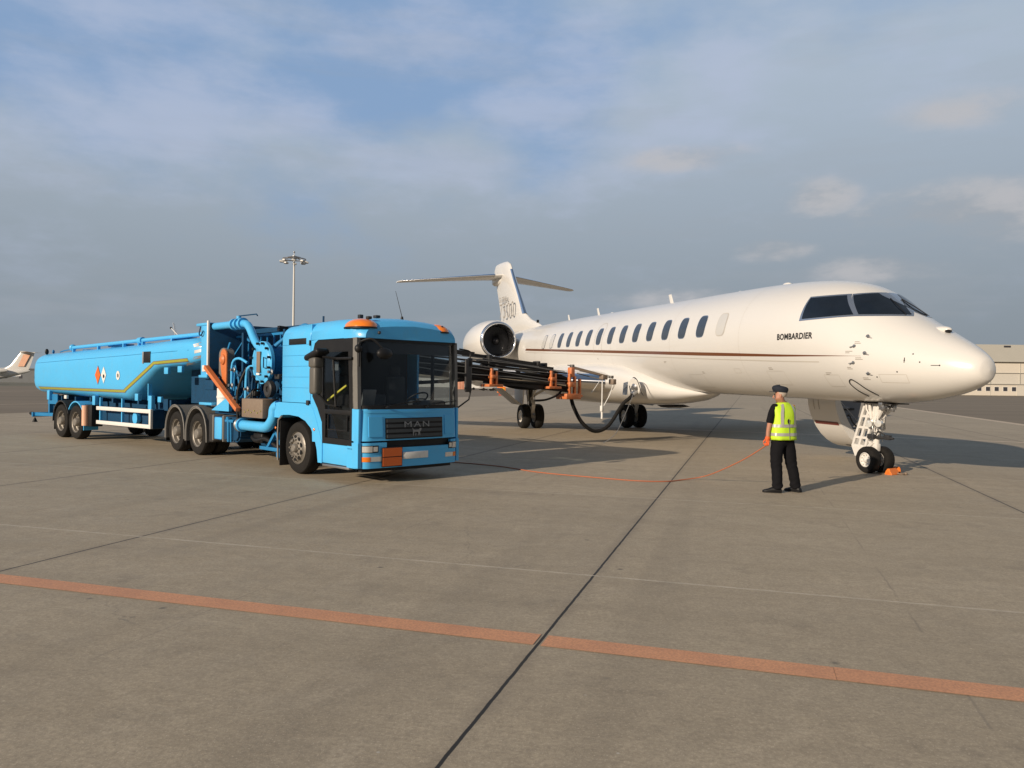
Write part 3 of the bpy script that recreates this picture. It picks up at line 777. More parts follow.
for t in (.02,.2,.42,.66,.97): beam(bm, (-.56+.36*t,-.06,.50+.97*t), (-.20+.28*t,-.06,.50+.97*t), .04,.05)
prism(bm, [(-.58,.50),(-.20,.50),(-.34,.36),(-.47,.29)], 'y', -.09, -.05)
obj('slotted_panel', bm, 'gear_white', ng)
bm = BM()
for s_ in (-1,): lathe(bm, [(.03,-.06),(.065,-.04),(.07,.05),(.0,.06)], (.22,s_*.12,1.02), (.3,-1,0), 18); lathe(bm, [(.03,-.06),(.065,-.04),(.07,.05),(.0,.06)], (.0,-.15,1.00), (.3,-1,0), 18)
obj('taxi_lamp', bm, 'cap_lens', ng)
bm = BM()
tube(bm, [(-.10,-.05,.72),(.45,-.05,.74),(.52,-.04,.74)], [.035,.03,.02], 8); box(bm, -.12,.06,-.12,.10,.69,.79,.02); box(bm, .30,.44,-.09,.0,.70,.80,.02)
tube(bm, [(.1,-.1,.74),(.2,-.12,.86),(.32,-.08,.80)], .014, 6, smooth=4)
obj('steering_actuator', bm, 'dgrey', ng)
bm = BM()
random.seed(3)
for k in range(26):
    a = random.uniform(-1,1); p0 = Vector((random.uniform(-.10,.16), random.uniform(-.14,.12), random.uniform(.62,1.1)))
    p1 = p0+Vector((random.uniform(-.10,.10), random.uniform(-.06,.06), random.uniform(.15,.45)))
    tube(bm, [p0, (p0+p1)/2+Vector((random.uniform(-.05,.05),-.03,0)), p1], .008, 6, smooth=4)
obj('hydraulic_line', bm, 'steel', ng)
bm = BM()
for k in range(12):
    p0 = Vector((random.uniform(-.12,.5), random.uniform(-.25,.15), random.uniform(1.3,1.46))); box(bm, p0.x-.05,p0.x+.05,p0.y-.03,p0.y+.03,p0.z-.04,p0.z+.05,.01)
obj('gear_bay_fitting', bm, 'steel', ng)
bm = BM(); box(bm, -.4,.6,-.24,.24,1.418,1.436); obj('gear_bay', bm, 'black', ng)

def main_gear(side):
    g = bpy.data.objects.new('main_gear', None); COL.objects.link(g); g.parent = jet
    X = -15.65; Y = side*2.2; Z = -.246
    for s_ in (-1,1): aero_wheel('w', g, (X, Y+s_*.27, Z+.475), .475, .34, s_, hubr=.50)
    bm = BM(); cyl(bm, (X,Y-.3,Z+.475), (X,Y+.3,Z+.475), .06); cyl(bm, (X,Y,Z+.47), (X-.05,Y,Z+1.05), .075); cyl(bm, (X-.05,Y,Z+1.05), (X-.15,Y,Z+2.0), .12, .15)
    box(bm, X+.02,X+.20,Y-.20,Y+.20,Z+.62,Z+.86,.04); beam(bm, (X+.22,Y,Z+.62), (X+.36,Y,Z+.95), .14,.05); beam(bm, (X+.36,Y,Z+.95), (X+.02,Y,Z+1.25), .12,.05)
    obj('strut', bm, 'gear_white', g)
    bm = BM(); tube(bm, [(X,Y,Z+1.2),(X+.1,Y-side*.9,Z+1.75)], .05, 8); tube(bm, [(X,Y,Z+1.05),(X+.9,Y,Z+1.75)], .035, 8); obj('brace', bm, 'gear_white', g)
    bm = BM(); prism(bm, [(X-.55,Z+.95),(X+.50,Z+.95),(X+.62,Z+1.75),(X-.65,Z+1.75)], 'y', Y+side*.46, Y+side*.49)
    obj('gear_door', bm, 'gear_white', g)
    bm = BM(); r_ = Matrix.Rotation(side*-.9, 3, 'X'); box(bm, X-.6,X+.6,Y+side*.95,Y+side*.98,Z+.75,Z+1.75,.01, rot=r_); obj('gear_door', bm, 'steel', g)
    bm = BM()
    for k in range(7):
        p0 = Vector((X+random.uniform(0,.15), Y+random.uniform(-.15,.15), Z+.7)); p1 = p0+Vector((random.uniform(-.1,.1),random.uniform(-.1,.1),.9)); tube(bm, [p0,(p0+p1)/2+Vector((.06,0,0)),p1], .014, 6, smooth=4)
    obj('hydraulic_line', bm, 'black', g)
for side in (-1,1): main_gear(side)

# airstair on the far side, hanging open
ad = bpy.data.objects.new('airstair_door', None); COL.objects.link(ad); ad.parent = jet
prof = [(1.10,1.46),(1.12,1.30),(1.17,1.12),(1.25,.94),(1.37,.74),(1.52,.56),(1.70,.41),(1.88,.31),(2.06,.25)]
prof = [(y, z-.045) for y, z in prof]
inn = [(y+.05, z+.09) for y, z in prof]
bm = BM(); loft(bm, [[(x, y, z) for y, z in prof+inn[::-1]] for x in (-3.52,-2.56)]); obj('door_skin', bm, 'white', ad, ang=50)
bm = BM(); pr = [(y-.004, z-.004) for y, z in prof]
def seg(t0, t1):
    n = 8; L_ = []
    for i in range(n+1):
        t = (t0+(t1-t0)*i/n)*(len(prof)-1); k = min(int(t), len(prof)-2); f = t-k
        L_.append((prof[k][0]*(1-f)+prof[k+1][0]*f-.005, prof[k][1]*(1-f)+prof[k+1][1]*f-.005))
    return L_
loft(bm, [[(x, y, z) for y, z in seg(.40,.45)] for x in (-3.46,-2.62)], closed=False, cap=False); obj('door_cheatline', bm, mat('dark_red_stripe', (.16,.03,.025), .35, coat=.4), ad)
bm = BM(); loft(bm, [[(x, y, z) for y, z in seg(.86,.9)] for x in (-3.02,-2.84)], closed=False, cap=False); obj('door_handle', bm, 'black', ad)
bm = BM()
for x in (-3.30,-3.12): tube(bm, [(x,y-.008,z-.003) for y, z in seg(.0,.2)], .006, 6)
obj('door_panel_line', bm, 'line', ad)
bm = BM(); prism(bm, prof+[(2.02,.36),(1.72,.58),(1.50,.88),(1.36,1.15),(1.24,1.41)], 'x', -2.56, -2.53); obj('door_edge', bm, 'gear_white', ad, ang=20)
bm = BM(); prism(bm, [(1.18,1.41),(1.26,1.05),(1.5,.70),(1.9,.45),(2.30,.60),(2.52,.78),(2.66,1.38)], 'x', -3.42, -3.40); obj('stair_side', bm, 'stair_grey', ad, ang=20)
bm = BM(); box(bm, -3.39,-3.37,1.75,2.0,.8,1.38,.01); box(bm, -3.39,-3.36,2.05,2.4,1.1,1.16,.01); box(bm, -3.39,-3.36,2.15,2.3,.9,.96,.01); obj('stair_latch', bm, 'dgrey', ad)
for i in range(4):
    y = 1.34+.17*i; z = 1.22-.25*i; bm = BM(); box(bm, -3.38,-2.58,y,y+.24,z-.04,z,.008); obj('step', bm, 'stair_grey', ad)
bm = BM(); tube(bm, [(-2.5,1.52,1.0),(-2.5,1.60,.86),(-2.5,1.75,.72),(-2.5,1.8,.60)], .02, 6); ball(bm, (-2.5,1.48,1.02), .03); obj('stair_cable', bm, 'dgrey', ad)
bm = BM()
for x in (-2.60,-3.46): tube(bm, [(x,2.04,.26),(x,1.85,.85),(x,1.25,1.42)], .012, 6)
obj('door_cable', bm, 'steel', ad)
# open refuelling panel under the wing root
bm = BM(); lathe(bm, [(.0,.03),(.24,.03),(.26,.0)], (-8.1,-1.44,1.56), (.25,-1,-.25), 24); rf = obj('refuel_panel', bm, 'gear_white', jet)
bm = BM(); lathe(bm, [(.0,.10),(.07,.10),(.09,.06),(.12,.03)], (-8.05,-1.46,1.54), (.25,-1,-.25), 18); obj('refuel_adapter', bm, 'steel', rf)
bm = BM(); prism(bm, [(-8.62,1.30),(-8.32,1.30),(-8.28,1.70),(-8.56,1.66)], 'y', -1.60,-1.58); obj('refuel_door', bm, 'winframe', rf)
bm = BM(); tube(bm, [(-8.0,-1.56,1.82),(-7.85,-1.58,1.83),(-7.72,-1.55,1.74),(-7.62,-1.52,1.55),(-7.58,-1.50,1.42),(-7.5,-1.46,1.32)], .013, 6, smooth=4); obj('panel_seal', bm, 'black', rf)
# inboard flap/antenna hanging under the belly
bm = BM(); prism(bm, [(-10.3,.92),(-9.3,.98),(-8.9,.93),(-9.5,.86),(-10.0,.86)], 'y', .45,.9); obj('air_inlet', bm, 'dgrey', jet, ang=20)
# ------------------------------------------------------------------ refuelling tractor
TA = math.atan2(-.719,.695)
truck = thing('refuelling_truck', 'light blue refuelling truck cab and pump chassis with its boom reaching the white jet', 'truck',
              (-3.9+1.12*.719, 14.14+1.12*.695, 0), TA)
def road_wheel(parent, c, side, dual=False, front=False, r=.487, w=.28):
    """side -1: outer face towards -y"""
    bm = BM(); ctr = Vector(c)
    def tyre(yc): lathe(bm, [(r*.60,-w*.46),(r*.66,-w*.50),(r*.84,-w*.52),(r*.95,-w*.47),(r*.99,-w*.36),(r,-w*.12),(r*.985,-w*.08),(r,-w*.04),(r,w*.04),(r*.985,w*.08),(r,w*.12),(r*.99,w*.36),(r*.95,w*.47),(r*.84,w*.52),(r*.66,w*.50),(r*.60,w*.46)], (ctr.x, yc, ctr.z), (0,1,0), 48)
    tyre(ctr.y+side*-w/2)
    if dual: tyre(ctr.y+side*-(w*1.6+.02))
    wh = obj('wheel', bm, 'rubber', parent, ang=35)
    bm = BM(); yo = ctr.y; s = side
    if front:
        lathe(bm, [(r*.62,0),(r*.60,-s*.02),(r*.52,0),(r*.48,s*.035),(r*.36,s*.05),(r*.30,s*.06),(r*.28,s*.03),(r*.17,s*.03),(r*.16,s*.08),(r*.12,s*.10),(0,s*.10)], (ctr.x,yo,ctr.z), (0,1,0), 40)
    else:
        lathe(bm, [(r*.62,0),(r*.60,-s*.02),(r*.56,-s*.03),(r*.53,-s*.10),(r*.42,-s*.13),(r*.33,-s*.14),(r*.26,-s*.13),(r*.25,s*.0),(r*.20,s*.03),(0,s*.03)], (ctr.x,yo,ctr.z), (0,1,0), 40)
    for k in range(10):
        a = 2*PI*k/10; rr = r*.33; d_ = s*.055 if front else -s*.13
        lathe(bm, [(.0,s*.03),(.018,s*.03),(.02,0)], (ctr.x+rr*math.cos(a), yo+d_, ctr.z+rr*math.sin(a)), (0,1,0), 6)
    for k in range(10):
        a = 2*PI*(k+.5)/10; rr = r*.435; d_ = (s*.046 if front else -s*.122)
        ca, sa = math.cos(a), math.sin(a); P = []
        for q in range(10):
            b = 2*PI*q/10; u = .030*math.cos(b); v = .048*math.sin(b)
            P.append((ctr.x+ca*(rr+u)-sa*v, yo+d_, ctr.z+sa*(rr+u)+ca*v))
        bm.faces.new([bm.verts.new(Vector((p[0],p[1]+s*.003,p[2]))) for p in P]).material_index = 1
    rim = obj('rim', bm, ['silver','black'], wh, ang=40)
    return wh
for side in (-1,1):
    road_wheel(truck, (-.1, side*1.12, .487), side, front=True)
    road_wheel(truck, (-4.78, side*1.12, .487), side, dual=True)
    road_wheel(truck, (-6.06, side*1.12, .487), side, dual=True)

YW = 1.13
def xf(y): t = min(1., abs(y)/YW); return 2.03-.06*t**2-.17*max(0,(t-.84)/.16)**2.0
def fpatch(bm, y0, y1, z0, z1, off=0., lean=0., ny=24, nz=4, zb=1.28, mi=0, back=None):
    V = []
    for j in range(nz+1):
        z = z0+(z1-z0)*j/nz; V.append([bm.verts.new((xf(y0+(y1-y0)*i/ny)+off-lean*(z-zb), y0+(y1-y0)*i/ny, z)) for i in range(ny+1)])
    for a, b in zip(V, V[1:]):
        for i in range(ny): f = bm.faces.new((a[i],a[i+1],b[i+1],b[i])); f.material_index = mi
    if back is not None:      # give it thickness and returns
        W = []
        for j in (0, nz):
            z = z0+(z1-z0)*j/nz; W.append([bm.verts.new((xf(y0+(y1-y0)*i/ny)+off-back-lean*(z-zb), y0+(y1-y0)*i/ny, z)) for i in range(ny+1)])
        for i in range(ny):
            bm.faces.new((V[0][i],V[0][i+1],W[0][i+1],W[0][i])); bm.faces.new((V[-1][i],V[-1][i+1],W[1][i+1],W[1][i]))
            bm.faces.new((W[0][i],W[0][i+1],W[1][i+1],W[1][i]))
        for i in (0, ny): bm.faces.new([v[i] for v in V]+[W[1][i],W[0][i]])

# cab body: rear box, roof, lower front, corner columns, far side
bm = BM()
def xsec(z_lo, crown, hw=YW, rad=.27, n=8):
    P = [(-hw, z_lo)]
    zs = crown-.06
    for k in range(n+1):
        a = PI-(PI/2)*k/n; P.append((-hw+rad+rad*math.cos(a), zs-rad+rad*math.sin(a)))
    P.append((-hw*.4, crown-.02)); P.append((0, crown)); P.append((hw*.4, crown-.02))
    for k in range(n+1):
        a = PI/2-(PI/2)*k/n; P.append((hw-rad+rad*math.cos(a), zs-rad+rad*math.sin(a)))
    P.append((hw, z_lo)); return P
loft(bm, [[(x,y,z) for y, z in xsec(1.33, c, hw)] for x, c, hw in ((-.75,2.80,YW-.03),(-.70,2.84,YW),(.32,2.87,YW),(.34,2.86,YW-.01))])
loft(bm, [[(x,y,z) for y, z in xsec(2.47, c, hw, min(.27, (c-2.47)-.07))] for x, c, hw in ((.360,2.86,YW-.01),(.375,2.875,YW),(1.0,2.885,YW),(1.45,2.875,YW),(1.72,2.84,YW),(1.86,2.79,YW-.04),(1.96,2.71,YW-.12))])
box(bm, .34,.366,-YW+.02,YW-.02,1.35,2.76)
obj('cab_body', bm, 'blue', truck, ang=40)
bm = BM(); fpatch(bm, -YW-.005, YW+.005, 2.465, 2.62, .004, .06, back=.25); obj('roof_front_edge', bm, 'blue', truck, ang=40)
bm = BM()
for k in range(5): box(bm, -.72,.30,-YW-.004,-YW+.01,1.60+.2*k,1.605+.2*k)
obj('panel_rib', bm, 'blue_old_shaded', truck)
bm = BM(); box(bm, -.46,.20,-YW-.006,-YW+.02,2.40,2.52,.012); obj('side_vent', bm, 'black', truck)
bm = BM(); box(bm, .26,.345,-YW-.035,-YW+.01,1.29,1.38,.012); box(bm, .34,.37,-YW-.03,-YW+.01,2.37,2.47,.008); obj('side_latch', bm, 'dgrey', truck)
# lower front
bm = BM(); fpatch(bm, -YW, YW, .73, 1.27, .0, .05, ny=40, back=.10)
box(bm, 1.80,1.95,-YW+.004,-YW+.06,.64,1.268,.01); box(bm, 1.80,1.95,YW-.06,YW-.004,.64,1.268,.01)
obj('front_panel', bm, 'blue', truck, ang=40)
bm = BM(); fpatch(bm, -YW+.10, YW-.10, 1.20, 1.235, .006, .05, ny=30, back=.03); obj('panel_lip', bm, 'blue', truck, ang=30)
for y0_, y1_ in ((-YW+.17,-.70),(.70,YW-.17)):
    bm = BM(); fpatch(bm, y0_, y1_, .80, 1.14, .012, .05, ny=10, nz=4, back=.03); obj('front_recess', bm, 'blue', truck, ang=30)
bm = BM(); fpatch(bm, -.64, .64, .755, 1.11, .010, .05, ny=20, back=.05); obj('grille', bm, 'black', truck)
gr = bpy.data.objects[-1] if False else None
bm = BM()
for k in range(4):
    z = .775+.088*k; fpatch(bm, -.62, .62, z, z+.055, .028, .05, ny=20, nz=2, back=.02)
obj('grille_bar', bm, 'grillebar', truck, ang=30)
bm = BM(); T_ = text_mesh('MAN', .10, bold=.0, sx=1.4, spacing=1.25); k_ = .56/T_[2]
text_bm(bm, T_, lambda u, v: (xf(0)+.036-(.97+v-1.28)*.05, -.28+u*k_, .95+v)); o = obj('grille_lettering', bm, 'emblem', truck, smooth=False)
bm = BM()      # small emblem below the lettering
LX = xf(0)+.038+.02
for poly in ([(-.10,.80),(-.085,.80),(-.075,.86),(-.03,.865),(.02,.855),(.05,.80),(.065,.80),(.055,.865),(.085,.89),(.09,.925),(.05,.93),(.03,.905),(-.05,.90),(-.09,.905),(-.105,.935),(-.115,.935),(-.105,.885)],
             [(-.05,.80),(-.035,.80),(-.03,.85),(-.045,.85)], [(.015,.80),(.03,.80),(.03,.85),(.01,.85)]):
    bm.faces.new([bm.verts.new((LX, p[0], p[1])) for p in poly])
obj('grille_emblem', bm, 'emblem', truck, smooth=False)
bm = BM(); fpatch(bm, -.66, .86, .56, .745, -.03, .0, ny=20, back=.05); obj('lower_intake', bm, 'black', truck)
# bumper
bm = BM(); fpatch(bm, -YW, YW, .27, .60, .03, -.02, ny=44, nz=4, zb=.4, back=.22)
fpatch(bm, -YW, -.62, .585, .70, .03, -.02, ny=12, nz=2, zb=.4, back=.22); fpatch(bm, .86, YW, .585, .70, .03, -.02, ny=10, nz=2, zb=.4, back=.22)
for s in (-1,1): prism(bm, [(1.77,.29),(1.96,.285),(1.96,.70),(1.79,.70)], 'y', s*(YW+.006), s*(YW-.06))
obj('bumper', bm, 'blue', truck, ang=40)
bm = BM(); fpatch(bm, -1.0, 1.0, .20, .28, -.10, 0, ny=20, back=.1); obj('valance', bm, 'black', truck)
for s in (-1,1):
    a, b = (-1.07,-.78) if s < 0 else (.80,1.07)
    bm = BM(); fpatch(bm, min(a,b), max(a,b), .535, .655, .036, -.02, ny=8, nz=2, zb=.4, back=.02); h_ = obj('headlight', bm, 'black', truck)
    bm = BM(); fpatch(bm, -1.055 if s < 0 else .90, -.90 if s < 0 else 1.055, .545, .645, .044, -.02, ny=8, nz=2, zb=.4, back=.01); fpatch(bm, -.885 if s < 0 else .815, -.80 if s < 0 else .885, .555, .635, .042, -.02, ny=6, nz=2, zb=.4, back=.01); obj('lens', bm, 'cap_lens', h_)
    bm = BM(); fpatch(bm, -1.065 if s < 0 else .93, -.93 if s < 0 else 1.065, .385, .465, .038, -.02, ny=6, nz=2, zb=.4, back=.02); obj('indicator', bm, 'amber', truck)
    bm = BM(); fpatch(bm, -.92 if s < 0 else .72, -.72 if s < 0 else .92, .385, .465, .038, -.02, ny=6, nz=2, zb=.4, back=.02); obj('fog_lamp', bm, 'cap_lens', truck)
bm = BM(); box(bm, 2.055,2.075,-.73,-.31,.285,.62,.005); hp = obj('hazard_plate', bm, 'black', truck)
bm = BM(); box(bm, 2.070,2.081,-.715,-.325,.30,.445); box(bm, 2.070,2.081,-.715,-.325,.46,.605); obj('plate_field', bm, 'redor', hp)
bm = BM()
random.seed(11)
for row, z in enumerate((.345,.50)):
    for k in range(4):
        y = -.66+.075*k
        if row == 0: pass
bm.free()
bm = BM(); box(bm, 2.050,2.072,-.29,.27,.40,.52,.004); obj('number_plate', bm, 'offwhite', truck)
# windscreen, pillars, door
bm = BM(); fpatch(bm, -YW+.035, YW-.035, 1.27, 2.48, -.02, .07, ny=32, nz=8); obj('windscreen', bm, 'glass', truck)
bm = BM(); fpatch(bm, -YW+.02, YW-.02, 1.262, 1.33, .0, .07, ny=30, back=.06); fpatch(bm, -YW+.02, YW-.02, 2.42, 2.475, -.002, .07, ny=30, back=.03)
fpatch(bm, -YW+.08, YW-.08, 2.22, 2.42, -.05, .07, ny=30)
fpatch(bm, -YW, -YW+.06, 1.27, 2.475, .002, .07, ny=6, back=.12); fpatch(bm, YW-.065, YW, 1.27, 2.475, .002, .07, ny=6, back=.10)
obj('windscreen_surround', bm, 'black', truck, ang=40)
bm = BM()
for y in (-.62,.25): tube(bm, [(2.06,y,1.31),(2.08,y+.25,1.36),(2.07,y+.70,1.40)], .010, 6); cyl(bm, (2.02,y,1.29), (2.09,y,1.31), .02)
obj('wiper', bm, 'black', truck)
for s in (-1,1):
    bm = BM(); prism(bm, [(1.78,1.27),(1.93,1.27),(1.88,2.47),(1.73,2.47)], 'y', s*YW, s*(YW-.07)); obj('corner_pillar', bm, 'grey', truck, ang=30)
# near side door, dark framed and glazed
def ring_bm(outer, inner, c0, c1):
    bm = BM(); n = len(outer)
    A = [[bm.verts.new((u,c,v)) for u, v in P] for P in (outer, inner) for c in (c0,c1)]
    o0,o1,i0,i1 = A
    for k in range(n):
        j = (k+1)%n
        bm.faces.new((o0[k],o0[j],i0[j],i0[k])); bm.faces.new((o1[k],o1[j],i1[j],i1[k])); bm.faces.new((o0[k],o0[j],o1[j],o1[k])); bm.faces.new((i0[k],i0[j],i1[j],i1[k]))
    return bm
bm = ring_bm([(.80,.64),(1.76,.64),(1.76,2.46),(.62,2.46),(.50,2.40),(.44,2.24),(.44,1.45),(.62,1.25),(.78,1.0)],
             [(.90,.74),(1.70,.74),(1.70,2.24),(1.1,2.24),(.82,2.24),(.80,2.2),(.80,1.45),(.88,1.3),(.90,1.1)], -YW-.002, -YW+.05)
door = obj('door', bm, 'black', truck, ang=25)
bm = BM(); box(bm, .46,.78,-YW+.005,-YW+.03,1.36,2.34); obj('rear_glass', bm, 'cockpit', door)
bm = BM(); box(bm, .86,1.74,-YW-.006,-YW+.03,1.16,1.24,.005); box(bm, 1.0,1.62,-YW-.004,-YW+.02,.88,.90); box(bm, .98,1.0,-YW-.004,-YW+.02,.88,1.14); box(bm, 1.6,1.62,-YW-.004,-YW+.02,.88,1.14); obj('door_rail', bm, 'black', door)
bm = BM(); box(bm, .80,1.71,-YW+.015,-YW+.025,.74,2.25); obj('door_glass', bm, 'glass', door)
bm = BM(); beam(bm, (1.02,-YW-.03,1.40), (1.62,-YW-.03,1.66), .02,.03); obj('grab_bar', bm, 'yellow', door)
bm = BM(); box(bm, 1.02,1.26,-YW+.03,-YW+.035,1.92,2.08); obj('door_sticker', bm, 'grey', door)
bm = BM(); box(bm, .80,1.76,-YW+.005,-YW+.06,.29,.635,.012); obj('sill_panel', bm, 'blue', truck)
bm = BM(); box(bm, .84,1.70,-YW-.02,-YW+.06,.235,.275,.008); obj('step', bm, 'steel', truck)
# blue panels round the door and the far side with its window
bm = BM(); prism(bm, [(.38,1.33),(.38,2.46),(.62,2.47),(.50,2.41),(.44,2.26),(.44,1.45),(.62,1.25),(.78,1.0),(.80,.64),(.45,.64),(.42,1.1)], 'y', -YW, -YW+.05)
obj('door_pillar', bm, 'blue', truck, ang=25)
bm = ring_bm([(.38,.60),(1.80,.60),(1.80,2.46),(.38,2.46)], [(.72,1.30),(1.74,1.30),(1.72,2.30),(.72,2.30)], YW-.05, YW); obj('far_side_panel', bm, 'blue', truck, ang=25)
bm = BM(); box(bm, .72,1.74,YW-.03,YW-.02,1.30,2.30); obj('side_glass', bm, 'glass', truck)
bm = BM(); box(bm, 1.15,1.22,YW-.045,YW-.01,1.30,2.30); obj('window_bar', bm, 'black', truck)
# fenders
arch = [(.66,.28),(.62,.50),(.54,.70),(.40,.88),(.20,1.00),(-.05,1.07),(-.40,1.09),(-.66,1.08),(-.80,1.02)]
outer = [(.80,.28),(.80,.64),(.62,.98),(.50,1.20),(.38,1.31),(.30,1.315),(-.05,1.32),(-.55,1.32),(-.80,1.32)]
for s in (-1,1):
    bm = BM()
    for c0, c1 in ((YW+.005, YW-.34),):
        A = [[bm.verts.new((u,s*c,v)) for u, v in P] for P in (outer, arch) for c in (c0,c1)]
        o0,o1,i0,i1 = A
        for k in range(len(arch)-1):
            j = k+1
            bm.faces.new((o0[k],o0[j],i0[j],i0[k])); bm.faces.new((o1[k],o1[j],i1[j],i1[k])); bm.faces.new((o0[k],o0[j],o1[j],o1[k])); bm.faces.new((i0[k],i0[j],i1[j],i1[k]))
        for k in (0,-1): bm.faces.new((o0[k],i0[k],i1[k],o1[k]))
    prism(bm, [(-.80,1.02),(-.80,1.32),(-.98,1.30),(-1.08,1.20),(-1.10,1.08),(-1.02,1.02)], 'y', s*(YW+.005), s*(YW-.34))
    obj('front_fender', bm, 'blue', truck, ang=35)
    bm = BM(); box(bm, -.83,-.80,s*(YW-.02),s*(YW-.42),.10,1.03,.006); obj('mudflap', bm, 'black', truck)
    bm = BM(); tube(bm, [(-.84,s*(YW-.0),.2),(-.86,s*YW,.7),(-.83,s*YW,.98),(-.70,s*YW,1.06)], .022, 6); obj('fender_edge', bm, 'grey', truck)
    bm = BM(); ball(bm, (.53,s*(YW+.01),.86), .028,1,.6,1,10,8); ball(bm, (-.95,s*(YW+.0),.82), .025,1,.6,1,10,8); obj('side_marker', bm, 'amber', truck)
bm = BM(); box(bm, -.80,1.85,-.76,.76,.45,1.30,.02); box(bm, .70,1.9,-YW+.06,YW-.06,.30,.62,.01); obj('cab_floor', bm, 'black', truck)
# interior
bm = BM(); box(bm, .40,1.9,-YW+.08,YW-.08,.62,.70); box(bm, 1.55,1.98,-YW+.16,YW-.12,1.0,1.27,.04); box(bm, 1.45,1.85,.25,.90,1.2,1.40,.05); box(bm, .42,1.0,-.5,.1,.7,1.5,.04)
obj('dashboard', bm, 'interior', truck)
for y in (.52,-.62):
    bm = BM(); box(bm, .72,1.18,y-.24,y+.24,1.05,1.20,.05); box(bm, .62,.76,y-.24,y+.24,1.15,1.85,.06); box(bm, .64,.74,y-.12,y+.12,1.86,2.04,.04); obj('seat', bm, 'interior', truck)
bm = BM(); c = Vector((1.42,.52,1.42)); n_ = Vector((-.55,0,.83)); a_, b_ = frame_of(n_)
tube(bm, [c+(a_*math.cos(2*PI*k/24)+b_*math.sin(2*PI*k/24))*.22 for k in range(25)], .016, 8); tube(bm, [c-a_*.2, c+a_*.2], .014, 6); tube(bm, [c, c-n_*.3], .03, 8); obj('steering_wheel', bm, 'black', truck)
bm = BM(); box(bm, 1.62,1.66,-.86,-.60,1.28,1.60,.01, rot=Matrix.Rotation(.25,3,'Y')); obj('display_screen', bm, 'grey', truck)
bm = BM(); box(bm, .368,.40,-1.08,1.08,.70,2.45); box(bm, .40,1.9,-1.08,1.08,2.44,2.465); box(bm, .40,1.7,1.04,1.075,.7,1.29); obj('cab_lining', bm, 'interior', truck)
# roof fittings
for s in (-1,1):
    bm = BM(); yc = -.90 if s < 0 else .74; w = .30 if s < 0 else .20
    t = bmesh.new(); bmesh.ops.create_uvsphere(t, u_segments=24, v_segments=14, radius=1.)
    for v in t.verts:
        z = v.co.z
        v.co = Vector((1.66+.32*v.co.x, yc+(.27 if s < 0 else .24)*v.co.y, 2.66+(.15*z if z > 0 else .02*z)))
    merge(bm, t); bk = obj('beacon_lamp', bm, 'amber', truck, ang=50)
    bm = BM(); prism(bm, [(1.66+.335*math.cos(2*PI*k/24), yc+(.285 if s < 0 else .255)*math.sin(2*PI*k/24)) for k in range(24)], 'z', 2.63, 2.655); obj('lamp_base', bm, 'black', bk)
bm = BM(); box(bm, 1.72,1.80,-.86,-.78,2.80,2.85,.01); box(bm, .9,.98,-.5,-.42,2.88,2.95,.01); box(bm, 1.1,1.2,-.3,-.2,2.89,2.94,.01); ball(bm, (2.02,-.78,2.56), .03); ball(bm, (1.9,.72,2.74), .03); obj('roof_light', bm, 'dgrey', truck)
bm = BM(); cyl(bm, (1.30,.22,2.86), (1.30,.22,2.94), .035,.02); tube(bm, [(1.30,.22,2.93),(1.14,.18,3.42)], [.007,.004], 6); obj('roof_aerial', bm, 'black', truck)
# mirrors
bm = BM(); box(bm, .93,1.14,-YW-.36,-YW-.19,1.50,1.98,.05,3); box(bm, .92,1.15,-YW-.37,-YW-.18,1.96,2.14,.04,3); mr = obj('door_mirror', bm, 'greymirror', truck, ang=50)
bm = BM(); box(bm, .80,1.28,-YW-.40,-YW-.14,2.13,2.24,.05,3, rot=Matrix.Rotation(-.28,3,'Y')); tube(bm, [(1.22,-YW-.26,2.15),(1.36,-YW-.06,2.12),(1.78,-YW-.02,2.12)], .025, 8); tube(bm, [(1.08,-YW-.26,1.52),(1.2,-YW-.16,1.34),(1.34,-YW,1.28)], .022, 8); tube(bm, [(1.30,-YW-.10,2.15),(1.34,-YW-.06,1.3)], .02, 8); obj('mirror_arm', bm, 'black', mr)
bm = BM(); box(bm, 1.94,1.99,1.27,1.45,1.56,2.18,.03,3); mr = obj('door_mirror', bm, 'dgrey', truck, ang=50)
bm = BM(); tube(bm, [(1.96,1.40,2.18),(1.96,1.40,2.32),(1.92,1.16,2.36)], .016, 8, smooth=4); tube(bm, [(1.97,1.42,1.58),(1.97,1.38,1.42),(1.93,1.13,1.27)], .016, 8); box(bm, 1.95,1.99,1.33,1.46,2.02,2.2,.02); obj('mirror_arm', bm, 'black', mr)
bm = BM(); ball(bm, (2.24,-.82,2.20), .10, .8,1.5,.95, 20, 12); mr = obj('kerb_mirror', bm, 'black', truck)
bm = BM(); tube(bm, [(1.98,-YW+.02,2.40),(2.14,-1.0,2.44),(2.24,-.84,2.27)], .018, 8, smooth=4); ball(bm, (1.96,-YW-.02,2.28), .065, 1,1,1.1); tube(bm, [(1.95,-YW,2.38),(1.96,-YW-.01,1.98)], .022, 8); obj('mirror_arm', bm, 'black', mr)

